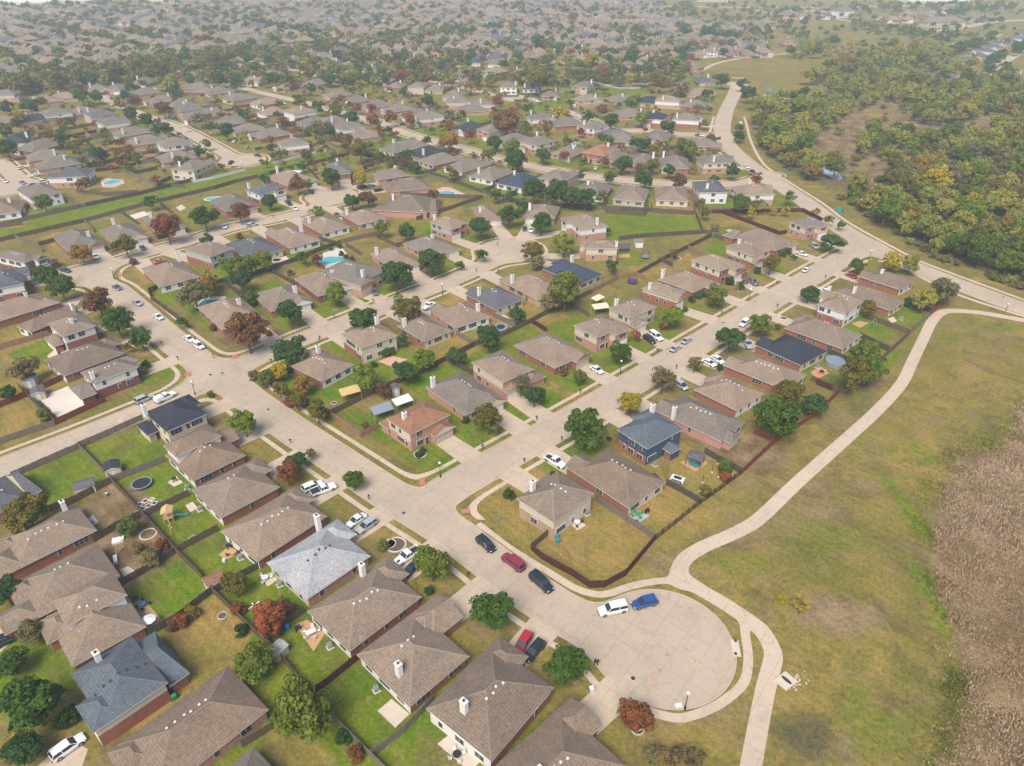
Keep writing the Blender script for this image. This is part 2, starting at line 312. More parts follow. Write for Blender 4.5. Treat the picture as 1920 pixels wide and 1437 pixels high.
def clip(poly,k,thr,sgn):
    out=[]; n=len(poly)
    for i in range(n):
        a,b=poly[i],poly[(i+1)%n]; fa,fb=(a[k]-thr)*sgn,(b[k]-thr)*sgn
        if fa>=0: out.append(a)
        if (fa>=0)!=(fb>=0):
            t=fa/(fa-fb); out.append(tuple(a[q]+(b[q]-a[q])*t for q in range(len(a))))
    return out
def region(name,conds,z,mat,z0=None,iso=None,mask=None):
    """sheet over all cells where every (field,threshold,sign) holds; z0 = height of its side walls along iso lines of field 0"""
    mn=[];full=np.ones((len(GY)-1,len(GX)-1),bool); any_=full.copy()
    for Fd,t,s in conds:
        v=(Fd-t)*s; q=np.stack([v[:-1,:-1],v[:-1,1:],v[1:,1:],v[1:,:-1]])
        full&=(q>=0).all(0); any_&=(q>=0).any(0)
    if mask is not None: full&=~mask[:-1,:-1]; any_&=~mask[:-1,:-1]
    verts=[];faces=[]
    jj,ii=np.nonzero(full)
    idx=-np.ones(X.shape,int); need=np.zeros(X.shape,bool)
    for a,b in ((0,0),(0,1),(1,1),(1,0)): need[jj+a,ii+b]=True
    nj,ni=np.nonzero(need); idx[nj,ni]=np.arange(len(nj)); verts=[(float(GX[i]),float(GY[j]),z) for j,i in zip(nj,ni)]
    faces=[tuple(r) for r in np.stack([idx[jj,ii],idx[jj,ii+1],idx[jj+1,ii+1],idx[jj+1,ii]],1).tolist()]
    jj,ii=np.nonzero(any_&~full)
    for j,i in zip(jj.tolist(),ii.tolist()):
        poly=[(float(GX[i+b]),float(GY[j+a]))+tuple(float(c[0][j+a,i+b]) for c in conds) for a,b in ((0,0),(0,1),(1,1),(1,0))]
        for k,(Fd,t,s) in enumerate(conds):
            poly=clip(poly,2+k,t,s)
            if len(poly)<3: break
        if len(poly)<3: continue
        b0=len(verts); verts+= [(p[0],p[1],z) for p in poly]; faces.append(tuple(range(b0,b0+len(poly))))
        if z0 is not None:
            for q in range(len(poly)):
                a,b=poly[q],poly[(q+1)%len(poly)]
                for t in iso:
                    if abs(a[2]-t)<1e-4 and abs(b[2]-t)<1e-4:
                        c0=len(verts); verts+=[(a[0],a[1],z),(b[0],b[1],z),(b[0],b[1],z0),(a[0],a[1],z0)]; faces.append((c0+3,c0+2,c0+1,c0))
    me=bpy.data.meshes.new(name); me.from_pydata(verts,[],faces); me.materials.append(MATS[mat]); me.update()
    return struct(link(name,me))
# ------------------------------------------------------------------ houses
def hip(mb,x0,x1,y0,y1,z,p,mat,rmat,g0=False,g1=False,axis=None,gm='trim',caps=True):
    w,l=x1-x0,y1-y0
    if axis is None: axis='y' if l>=w else 'x'
    if axis=='x':
        T=lambda x,y,zz:(y,x,zz); a0,a1,b0,b1=y0,y1,x0,x1
    else:
        T=lambda x,y,zz:(x,y,zz); a0,a1,b0,b1=x0,x1,y0,y1
    w=a1-a0; l=b1-b0; h=p*w/2; c=(a0+a1)/2
    i0=0 if g0 else min(w/2,l/2); i1=0 if g1 else min(w/2,l/2)
    if i0+i1>l: i0=i1=l/2; 
    r0,r1=(c,b0+i0,z+h),(c,b1-i1,z+h)
    A,B,C,Dd=(a0,b0,z),(a1,b0,z),(a1,b1,z),(a0,b1,z)
    def fc(pts,m):
        pts=[T(*q) for q in pts]
        if axis=='x': pts=pts[::-1]
        mb.face(pts,m)
    fc([A,r0,r1,Dd],mat); fc([B,C,r1,r0],mat)
    fc([A,B,r0],gm if g0 else mat); fc([C,Dd,r1],gm if g1 else mat)
    if caps:
        segs=[(r0,r1)]
        if not g0: segs+=[(A,r0),(B,r0)]
        if not g1: segs+=[(C,r1),(Dd,r1)]
        for s,e in segs:
            s,e=Vector(T(*s)),Vector(T(*e)); d=e-s
            if d.length<.5: continue
            d.normalize(); n=d.cross(Vector((0,0,1))).normalized()*.16; u=Vector((0,0,.035)); dn=Vector((0,0,.07)) 
            mb.face([s+n+u-dn,e+n+u-dn,e+u*1.6,s+u*1.6],rmat); mb.face([s+u*1.6,e+u*1.6,e-n+u-dn,s-n+u-dn],rmat)
    return z+h
def win_mesh(w,h,panes=1):
    f=MB(); f.box(-w/2,w/2,-.05,.04,0,h,'window_frame')
    p=MB(); n=panes; t=.07; pw=(w-t*(n+1))/n
    for i in range(n):
        x=-w/2+t+i*(pw+t); p.box(x,x+pw,-.075,-.02,t,h/2-.03,'pane'); p.box(x,x+pw,-.075,-.02,h/2+.03,h-t,'pane')
    return f.mesh('window'),p.mesh('pane')
WIN={n:win_mesh(w,h,n) for n,(w,h) in {1:(1.0,1.35),2:(1.9,1.4),3:(2.9,1.4)}.items()}
_v=MB(); _v.box(-.2,.2,-.2,.2,0,.22,'vent_white',taper=.06); VENT=_v.mesh('roof_vent')
_v=MB(); _v.box(-.25,.25,-.2,.2,0,.2,'vent_dark',taper=.05); VENTD=_v.mesh('roof_vent')
_v=MB(); _v.disc(0,0,0,2.6,.0,'trim') if 0 else None
HOUSES=[]; YARDS=[]
def garage_mesh(w,mat):
    m=MB(); m.box(-w/2-.12,w/2+.12,-.02,.06,0,2.35,'trim'); m.box(-w/2,w/2,-.06,.0,0,2.2,mat)
    for z in (.55,1.1,1.65): m.box(-w/2,w/2,-.075,-.058,z-.02,z+.02,'trim')
    return m.mesh('garage_door')
GAR={m:garage_mesh(4.7,m) for m in ('garage_white','garage_tan')}
_d=MB(); _d.box(-.55,.55,-.05,.05,0,2.15,'trim'); _d.box(-.45,.45,-.08,-.03,.02,2.05,'door_wood'); _d.tube([(.35,-.08,1),(.35,-.13,1)],.03,'steel',6); DOORM=_d.mesh('door')
SID=dict(red='white',pink='cream',tan='beige',dkred='white',stone='cream')
def house(P0,P1,P2,st=1,roof='tan',bk='red',g='R',ch=None,y='n',f='n',sd=None,eave=None,wings=(),drive=True,detail=2,vents=3,up=None,pitch=None,seed=None,label=None,front=None,gd=None,world=None,gable=False):
    rnd=random.Random(seed if seed is not None else int(P0[0]*13+P0[1]*7) if world is None else int(world[0]*3+world[1]))
    ez=eave if eave else (2.75 if st==1 else 5.4)
    if world is None:
        q0,q1,q2=[np.array(G(a,b,ez)) for a,b in (P0,P1,P2)]
        fw=q1-q0; dp=q2-q1; w=np.linalg.norm(fw); d=np.linalg.norm(dp)
        n=np.array([-fw[1],fw[0]])/w
        if n@dp<0: n=-n
        yv=n*w+dp/d*d; yv/=np.linalg.norm(yv)
        c=(q0+q2)/2
        w=abs(fw@np.array([yv[1],-yv[0]])); d=abs(dp@yv)
        xv=np.array([yv[1],-yv[0]]); flip=(fw@xv)<0
    else:
        cx,cy,ang,w,d=world; c=np.array([cx,cy]); yv=np.array([-math.sin(ang),math.cos(ang)]); xv=np.array([yv[1],-yv[0]]); flip=False
    rz=math.atan2(yv[1],yv[0])-PI/2
    gs=(1 if g=='R' else -1)*(-1 if flip else 1)   # garage side in local x
    sid='siding_'+(sd or SID[bk]); bm='brick_'+bk; rm='shingle_'+roof; rg='ridge_'+roof
    pch=pitch or (.46+rnd.random()*.06 if st==1 else .42+rnd.random()*.05)
    name='house'
    px,py=project(c[0],c[1],2)
    stn={1:'single storey',2:'two storey'}[st]; rn=dict(tan='tan',brown='brown',grey='grey brown',dark='black',blue='blue grey',pale='pale grey',terra='orange brown',navy='navy',slate='slate grey')[roof]
    bn=dict(red='red brick',pink='pink brick',tan='tan brick',dkred='dark red brick',stone='stone and siding')[bk]
    if sd=='blue': bn='blue sided'
    T=thing(name,label or f"{rn} roofed {stn} {bn} house {near_ref(px,py)}",'house',(c[0],c[1]),rz,'houses of the estate')
    HOUSES.append((c,w,d,rz,T)); 
    hx,hy=w/2,d/2
    wall=MB(); rf=MB(); fa=MB()
    blocks=[]  # x0,x1,y0,y1,z,kind
    garw=min(6.6,w*.56); rec=1.2+rnd.random()*1.3
    if st==1 or True:
        gx0,gx1=((hx-garw,hx-.07) if gs>0 else (-hx+.07,-hx+garw))
        oth=(not wings)
    fronty=-hy+rec
    zz=ez
    blocks.append((-hx,hx,fronty,hy,zz,'main'))
    gz=2.75 if (st==2 and rnd.random()<.4) else zz-.02
    gg=rnd.random()<.45 or gable
    blocks.append((gx0,gx1,-hy,fronty+min(3.5,d*.3),gz,'gar'+('g' if gg else '')))
    for wg in wings:   # u0,u1,v0,v1,z,gable front(-1)/rear(1)/0
        u0,u1,v0,v1,wz,gb=wg
        if flip: u0,u1=1-u1,1-u0
        blocks.append((-hx+u0*w+.05,-hx+u1*w-.05,-hy+v0*d,-hy+v1*d,wz,'wing'+('g' if gb<0 else 'r' if gb>0 else '')))
    if up:
        u0,u1,v0,v1=up
        if flip: u0,u1=1-u1,1-u0
        blocks.append((-hx+u0*w+.1,-hx+u1*w-.1,-hy+v0*d,-hy+v1*d-.15,5.5,'up'))
    ridge=0
    for bi,(x0,x1,y0,y1,z,kd) in enumerate(blocks):
        g0=kd.endswith('g'); g1=kd.endswith('r') and kd!='gar'
        ax='y' if (g0 or g1) else None
        pc=pch+.01*bi
        top=hip(rf,x0,x1,y0,y1,z,pc,rm,rg,g0,g1,ax,gm=(bm if (g0 and rnd.random()<.6) else sid),caps=detail>1)
        if bi==0: ridge=top
        t=.16; e=0
        z0_=z-t-bi*.003; z1_=z-bi*.003
        fa.quadpts([(x0,y0,z0_),(x1,y0,z0_),(x1,y1,z0_),(x0,y1,z0_),(x0,y0,z1_),(x1,y0,z1_),(x1,y1,z1_),(x0,y1,z1_)],[(3,2,1,0),(0,1,5,4),(1,2,6,5),(2,3,7,6),(3,0,4,7)],'trim')
        i=.42+.02*bi; a0,a1,b0,b1=x0+i,x1-i,y0+i,y1-i; zt=z-.1
        sides=[((a0,b0),(a1,b0),'front'),((a1,b0),(a1,b1),'side'),((a1,b1),(a0,b1),'rear'),((a0,b1),(a0,b0),'side')]
        for (s,e_,k) in sides:
            if kd=='porch': continue
            lv=[(0,zt,sid)] if kd=='up' else None
            if lv is None:
                if z>4: lv=[(0,2.7,bm if not(k=='rear' and rnd.random()<.75) else sid),(2.7,zt,bm if (k=='front' and rnd.random()<.5) else sid)]
                elif eave and k!='rear': lv=[(0,2.0,bm),(2.0,zt,sid)]
                else: lv=[(0,zt,sid if k=='rear' and sd!='none' else bm)]
            for za,zb,mm in lv:
                wall.face([(s[0],s[1],za),(e_[0],e_[1],za),(e_[0],e_[1],zb),(s[0],s[1],zb)],mm)
    wall.build('wall',T); rfo=rf.build('roof',T); fa.build('eaves_trim',T)
    # chimney
    if ch is None: ch=(rnd.choice([.12,.3,.7,.88]),rnd.choice([.55,.7,.85])) if rnd.random()<.68 else 0
    def roofz(x,y):
        z=0
        for (x0,x1,y0,y1,zb,kd) in blocks:
            if x0<=x<=x1 and y0<=y<=y1:
                dx=min(x-x0,x1-x); dy=min(y-y0,y1-y)
                if x1-x0<=y1-y0: m=min(dx,dy if not kd.endswith(('g','r')) or kd=='gar' else 99)
                else: m=min(dx,dy)
                z=max(z,zb+m*pch)
        return z
    if ch:
        u,v=ch
        if flip: u=1-u
        x=-hx+u*w; yy=-hy+v*d
        c_=MB(); base=roofz(x,yy)-.6 if detail else ez; topz=max(ridge+.5,base+1.9)
        c_.box(x-.55,x+.55,yy-.42,yy+.42,max(base,0),topz,'chimney'); c_.box(x-.63,x+.63,yy-.5,yy+.5,topz+.003,topz+.15,'trim'); c_.disc(x,yy,topz+.15,topz+.45,.2,'flue',10)
        c_.build('chimney',T)
    i=.42
    if detail:
        # garage door
        gcx=(gx0+gx1)/2
        link('garage_door',GAR[gd or ('garage_white' if rnd.random()<.6 else 'garage_tan')],T,(gcx,-hy+i+.02-.0,0)) if detail>0 else None
        if detail>1: link('door',DOORM,T,(gs*(-1.2) if abs(hx*2-garw)>3 else 0,fronty+i-.03,0))
        def addwin(n,x,yy,z,r):
            o=link('window',WIN[n][0],T,(x,yy,z),r); link('pane',WIN[n][1],o)
        # rear
        def covered(x,yy):
            return any(b[0]-.5<x<b[1]+.5 and b[2]-.6<yy<b[3]+.6 for b in blocks[2:] if not b[5]=='up')
        if detail>1 or rnd.random()<.6:
            for fx in ((.2,.5,.8) if w>10 else (.25,.75)):
                n=rnd.choice([1,2,2,3]) if detail>1 else rnd.choice([2,3]); x=-hx+fx*w
                if not covered(x,hy-i): addwin(n,x,hy-i+.03,.85,PI)
                if st==2 and ez>5.2 and rnd.random()<.85: addwin(rnd.choice([1,2]),x,hy-i+.03,3.5,PI)
            for s in (-1,1):
                for fy in ((.35,.55,.8) if detail>1 else (.5,)):
                    if rnd.random()<.6:
                        addwin(rnd.choice([1,1,2,3]),s*(hx-i+.03),-hy+fy*d,.95,PI/2*s)
                    if st==2 and ez>5.2 and rnd.random()<.6: addwin(rnd.choice([1,2,3]),s*(hx-i+.03),-hy+fy*d,3.5,PI/2*s)
            fxw=-gs*(hx*.52)
            addwin(2,fxw,fronty+i-.03,.85,0)
            if st==2 and ez>5.2:
                addwin(2,fxw,fronty+i-.03,3.5,0)
                if gz>4: addwin(3,gcx,-hy+i-.01,3.5,0)
        if detail>1 and vents:
            L_=max(0,d-w)/2
            vx=(.9 if rnd.random()<.5 else -.9)
            for k in range(vents):
                yy=(k-(vents-1)/2)*1.25+rnd.uniform(-.2,.2); xx=vx+rnd.uniform(-.3,.3)
                o=link('roof_vent',VENTD if roof in('blue','pale','dark') else VENT,T,(xx,yy+rec/2,roofz(xx,yy+rec/2)-.03))
    # driveway
    if drive:
        gcx=(gx0+gx1)/2; o=c+xv*gcx-yv*(hy-.6); u=-yv; L=.6
        for k in range(60):
            q=o+u*L
            if sample(D,q[0],q[1])<.05: break
            L+=.4
        else: L=0
        if L and L<30:
            m=MB(); n=xv*2.75; e=o+u*(L+.1); n2=xv*3.1
            if sample(D,*(e-n2))>.6 or sample(D,*(e+n2))>.6: pass
            a,b,c1,d1=o-n,o+n,e+n2,e-n2; zd=.024+.0007*(len(HOUSES)%17)
            m.face([(a[0],a[1],zd),(d1[0],d1[1],zd),(c1[0],c1[1],zd),(b[0],b[1],zd)][::-1],'drive')
            me=m.mesh('driveway'); dr=struct(link('driveway',me)); add_drive_field(o,u,L+.5,3.0)
    YARDS.append((c,xv,yv,w,d,y,f))
    return T
# near houses: front edge P0-P1 (eave pixels), rear corner P2
H=house
# row facing the lower main street
H((1069,1307),(1190,1417),(1020,1600),1,'brown','red','L',(.5,.7),vents=4,label='brown roofed brick house cut by the bottom edge, below the wide driveway with bins')
H((934,1188),(1048,1273),(921,1433),1,'brown','red','L',(.42,.84),y='m',eave=3.6,vents=4,label='brown roofed brick house, third up from the bottom, white chimney on its rear slope')
H((800,1126),(895,1214),(767,1331),1,'tan','red','L',(.64,.86),y='g',wings=[(.0,.52,-.16,.3,2.73,0)],label='tan roofed house with a stepped garage wing and bare concrete patio behind')
H((727,1041),(804,1107),(654,1225),1,'tan','red','L',(.08,.36),y='m',vents=5,label='tan roofed brick house with wooden deck and white patio table behind')
H((634,967),(700,1033),(573,1133),1,'pale','pink','L',(.0,.27),y='g',vents=5,label='pale grey roofed brick house with two white cars in front')
H((555,907),(614,962),(480,1061),1,'tan','red','L',0,y='g',vents=6,label='tan roofed brick house with white pickup on its driveway')
H((485,853),(533,905),(411,978),1,'tan','red','L',0,y='g',vents=2,label='tan roofed brick house beside the yard with the playset')
H((426,797),(472,845),(359,907),1,'brown','red','L',0,y='g',up=(.0,.48,.25,1.0),label='brown roofed house with raised white gable block beside the trampoline yard')
H((354,739),(398,772),(312,810),2,'dark','tan','L',(.1,1.0),y='m',sd='cream',wings=[(-.05,.5,1.0,1.22,2.7,0)],vents=2,label='black roofed two storey cream house on the left corner')
# row behind
H((195,1412),(272,1510),(508,1330),1,'brown','pink','L',0,y='m',vents=6,label='long brown roofed house along the bottom edge left of the big round tree')
H((330,1520),(385,1580),(530,1455),1,'grey','red','L',0,drive=False,vents=0,label='grey roof corner just showing at the bottom edge')
H((115,1277),(172,1380),(311,1280),2,'blue','red','R',(.12,.5),y='o',sd='cream',eave=4.6,wings=[(.0,.95,1.0,1.3,2.7,0)],vents=7,gd='garage_white',label='large blue grey roofed house with tall cream side wall at lower left')
H((66,1166),(115,1262),(276,1175),1,'tan','red','L',0,y='m',up=(.0,.55,.25,1.0),f='g',label='tan roofed house with wide red deck and purple chairs behind')
H((15,1100),(45,1175),(222,1080),1,'tan','red','L',0,y='b',vents=3,wings=[(.5,1,-.2,.2,2.7,0)],label='tan roofed house behind the overgrown yard at lower left')
H((-15,1020),(15,1078),(179,994),1,'tan','red','L',(.15,.85),y='b',wings=[(.3,1,-.2,.2,2.7,0)],vents=6,label='tan roofed house with satellite dish at the left edge')
H((-85,939),(-50,990),(50,934),1,'slate','pink','R',0,y='g',wings=[(.0,.95,1.0,1.25,2.6,0)],drive=False,label='slate roofed house at the left edge behind the rusty leaved tree')
# upper left row
H((248,662),(268,683),(172,721),2,'grey','dkred','L',(.8,.93),y='b',f='g',sd='white',wings=[(.1,1.1,1.0,1.3,2.7,0)],label='white two storey house with bright green lawn on the left corner',drive=True)
H((211,627),(238,658),(115,710),1,'brown','red','L',0,y='o',label='long brown roofed house beside the white corner house')
H((165,582),(187,607),(114,634),2,'tan','red','L',(.7,.6),y='g',sd='white',wings=[(.2,.9,1.0,1.25,2.6,0)],label='white two storey house with covered patio at left')
H((134,568),(146,584),(54,629),1,'brown','dkred','L',(.6,.1),y='o',label='brown roofed brick house with chimney near its street end at left')
H((86,545),(110,567),(-20,609),1,'tan','red','R',(.5,.35),y='n',label='wide tan roofed house at the left edge below the blue tree')
H((50,503),(64,530),(-20,543),2,'slate','red','L',0,sd='white',label='slate roofed two storey house at the left edge')
H((52,497),(84,482),(28,466),2,'grey','dkred','R',0,y='b',sd='white',wings=[(.9,1.5,.0,.5,2.7,-1)],label='dark brick fronted house at left edge facing the blue car')
# row with red trees, north side of the upper left street
H((129,476),(196,459),(165,429),1,'grey','red','R',(.75,.35),y='o',f='b',label='grey roofed house with orange tree and white car in front')
H((215,459),(279,444),(249,419),1,'grey','pink','R',(.45,.97),y='g',f='b',label='grey roofed house with rust bush and blue car in front')
H((290,436),(351,425),(326,400),1,'grey','red','R',(.2,.8),y='o',f='b',gd='garage_white',label='grey roofed house behind the tall rust red tree')
H((428,400),(487,388),(449,366),1,'grey','red','R',0,y='g',f='b',gd='garage_tan',label='grey roofed house with open garage and purple tree')
H((489,367),(538,354),(509,344),2,'slate','red','R',(.1,.9),y='n',f='g',gable=True,label='slate roofed red brick two storey house with brick gables')
H((541,353),(591,338),(555,320),1,'tan','red','R',(.4,1.0),y='n',f='o',label='tan roofed house with white patio cover behind')
H((613,329),(657,325),(655,305),2,'grey','red','R',(.5,.9),y='g',f='b',label='grey roofed two storey brick house above the turning circle')
H((706,340),(700,327),(755,316),1,'grey','pink','L',(.6,.7),y='n',sd='pink' if 0 else None,label='grey roofed house with navy and light blue cars')
H((724,362),(720,345),(798,336),1,'brown','pink','R',0,y='n',label='brown roofed brick house left of the tan pink pool deck')
H((710,392),(718,366),(810,376),1,'brown','pink','L',(.4,.3),y='o',wings=[(.1,.8,1.0,1.15,2.6,0)],label='brown roofed house with shed behind and covered porch')
# south side of that street
H((349,467),(388,449),(432,466),2,'tan','grey' if 0 else 'red','L',0,y='g',sd='grey',label='tan roofed grey two storey house above the cream corner gardens')
H((426,459),(486,440),(526,468),1,'slate','red','L',0,y='n',sd='cream',vents=5,label='slate roofed house with sunken hot tub patio')
H((497,437),(553,422),(599,450),1,'tan','red','L',(.75,.6),y='g',sd='white',vents=6,label='tan roofed house with white rear wall above turquoise pool')
H((564,417),(616,404),(656,425),1,'tan','red','L',(.12,.3),y='o',vents=3,label='tan roofed house with white rear wall beside the golden lawn')
H((637,402),(690,391),(726,410),1,'tan','red','L',(.1,.25),y='n',sd='cream',label='tan roofed house with pale shed at its rear corner')
# north side of the middle street
H((265,504),(338,486),(374,519),1,'tan','red','L',(.9,.2),y='g',f='o',label='tan roofed corner house with lawn and dark side fence')
H((422,621),(504,598),(445,556),1,'tan','red','R',(.72,.5),y='g',f='b',vents=4,label='tan roofed house behind the large purple and green tree')
H((514,586),(592,567),(543,535),1,'tan','red','R',(.8,.4),y='g',f='m',label='tan roofed house between two lawns behind a dark round tree')
H((601,557),(668,540),(612,507),1,'tan','dkred','R',(.8,.5),y='o',f='m',label='tan roofed house behind the bright light green street tree')
H((676,537),(730,508),(650,485),2,'grey','tan','L',(.25,.1),y='n',f='m',eave=5.0,sd='pink' if 0 else None,gable=True,label='grey roofed tan brick two storey house right of turquoise pool')
H((735,510),(786,495),(747,462),1,'tan','pink','R',(.1,.8),y='n',f='b',sd='cream',label='tan roofed house between two dark street trees on middle street')
H((810,483),(867,467),(808,442),1,'grey','tan','R',(.6,.55),y='n',f='m',sd='cream',gable=True,label='grey roofed house with white gable garage by central circle')
H((846,431),(882,419),(840,405),2,'tan','pink','L',(.2,.9),y='g',f='m',sd='grey',label='light grey two storey house beside central circle')
H((902,416),(940,411),(921,385),1,'tan','pink','R',(.2,.5),y='g',sd='cream',label='tan roofed house behind dark tree north of central circle')
H((979,409),(1038,412),(1052,388),1,'tan','pink','L',(.1,.5),f='m',sd='grey',label='tan roofed house with blue and white cars north of central circle')
H((1056,410),(1078,434),(1134,423),2,'tan','pink','L',(.9,.7),y='g',sd='white',label='grey brown two storey house with white side wall northeast of central circle')
H((1084,452),(1088,466),(1160,466),2,'tan','pink','L',(.85,.95),y='g',sd='cream',label='cream and brick two storey house east of central circle')
# south side of middle street
H((543,684),(601,653),(661,684),1,'tan','red','R',(.75,.2),y='g',f='m',sd='white',vents=5,label='tan roofed corner house with yellow sail shade')
H((637,626),(706,603),(747,629),2,'tan','red','L',(.9,.2),y='g',sd='cream',f='g',label='tan roofed two storey cream house on the middle street')
H((738,607),(789,587),(847,620),1,'tan','red','R',(.1,.3),y='o',sd='cream',label='tan roofed house right of the cream two storey house')
H((797,582),(868,565),(927,594),1,'tan','pink','L',(.8,.8),y='n',sd='white',f='o',vents=5,label='tan roofed house with round dark pool behind on middle street')
H((869,551),(925,533),(985,561),1,'slate','red','L',(.15,.35),y='o',sd='cream',f='o',vents=3,label='slate roofed house with golden back lawn on middle street')
H((935,524),(987,506),(1062,544),1,'tan','tan','L',(.1,.3),y='n',sd='cream',vents=5,label='tan roofed tan brick house left of navy roof')
H((1011,502),(1054,485),(1130,515),1,'navy','red','R',(.9,.3),y='n',sd='beige',vents=0,label='navy blue roofed brick house by central circle')
# north side of the right street
H((777,823),(853,783),(800,748),2,'terra','pink','R',(.2,.62),y='g',f='g',sd='cream',gable=True,vents=0,wings=[(-.02,.4,.95,1.3,2.5,0)],label='orange roofed pink brick two storey house on the near corner')
H((880,784),(950,751),(866,697),1,'grey','pink','R',(.1,.9),y='g',f='g',vents=4,gable=True,label='grey roofed brick house right of the orange roofed corner house')
H((950,722),(1010,697),(941,657),2,'tan','pink','L',0,y='g',f='g',sd='cream',wings=[(.45,1.3,.0,.55,2.7,-1)],label='tan roofed cream and brick two storey house with dark garage wing')
H((1048,695),(1111,666),(1024,622),1,'tan','red','R',0,y='g',f='g',vents=5,gable=True,label='tan roofed red brick house with white car on bright driveway')
H((1130,640),(1182,617),(1127,589),2,'tan','pink','R',0,y='g',f='g',sd='cream',label='tan roofed pink brick two storey house with round front tree')
H((1192,603),(1240,580),(1190,556),2,'tan','tan','L',(.2,.9),y='m',sd='cream',f='m',gable=True,label='tan roofed two storey house with black and white cars outside')
H((1272,563),(1295,549),(1226,527),1,'tan','red','L',(.1,.8),y='n',sd='cream',eave=4.2,gable=True,f='m',label='tan roofed house with red brick gable front')
H((1309,553),(1349,532),(1276,505),1,'tan','red','R',(.1,.95),y='o',label='wide tan roofed house next to the red brick gable house')
H((1361,511),(1402,498),(1332,475),2,'tan','red','R',0,y='o',sd='cream',wings=[(.5,1.25,.0,.4,2.7,-1)],label='cream and brick two storey house with grey pickup outside')
H((1418,483),(1453,470),(1395,450),2,'tan','red','L',(.3,.75),y='g',sd='cream',f='m',label='cream and brick two storey house with chimney at its side')
H((1460,474),(1495,457),(1410,428),1,'tan','red','R',0,y='g',wings=[(-.1,.5,.9,1.15,2.6,0)],label='long tan roofed house with hedge along the front')
H((1520,433),(1552,422),(1516,406),2,'grey','pink','R',0,y='o',sd='cream',label='grey roofed two storey house nearest the right junction')
# south side of the right street
H((960,925),(1028,870),(1107,925),2,'tan','stone','R',(.3,.27),y='o',f='o',sd='cream',eave=5.0,vents=4,label='cream two storey corner house with stone base and maroon fence',)
H((1059,874),(1128,831),(1248,904),1,'brown','red','L',0,y='o',sd='cream',vents=5,f='g',label='brown roofed brick house beside the white pickup')
H((1148,800),(1216,766),(1282,805),2,'blue','red','R',(.9,.2),y='o',sd='blue',wings=[(.45,.78,.98,1.22,2.8,0)],vents=0,label='blue sided two storey house with slate blue roof')
H((1226,768),(1270,735),(1395,792),1,'grey','pink','L',(.03,.3),y='b',sd='cream',wings=[(.1,.55,.96,1.1,2.55,0)],vents=5,label='grey roofed house right behind the blue sided house')
H((1291,726),(1344,697),(1434,738),1,'tan','red','R',0,y='n',vents=6,label='tan roofed brick house in front of the largest right hand tree')
H((1355,684),(1393,657),(1512,703),1,'tan','red','L',0,y='n',vents=6,label='tan roofed brick house with two white cars on its drive')
H((1411,646),(1465,623),(1555,659),1,'dark','red','L',0,y='m',sd='cream',vents=0,label='black roofed brick house with round covered pool behind')
H((1468,613),(1501,587),(1613,628),1,'tan','red','R',0,y='g',vents=2,label='long tan roofed brick house north of the black roof')
H((1518,566),(1553,545),(1620,566),2,'tan','red','R',(.8,.1),y='g',sd='white',vents=3,label='white and brick two storey house with playset behind')
H((1566,547),(1591,531),(1694,566),1,'brown','red','L',(.2,.3),y='g',sd='cream',vents=4,label='brown roofed brick house with bright green back lawn')
H((1607,518),(1637,504),(1717,528),1,'brown','red','L',(.4,.4),y='n',vents=0,label='brown roofed brick house beside the red car')
NEAR_N=len(HOUSES)
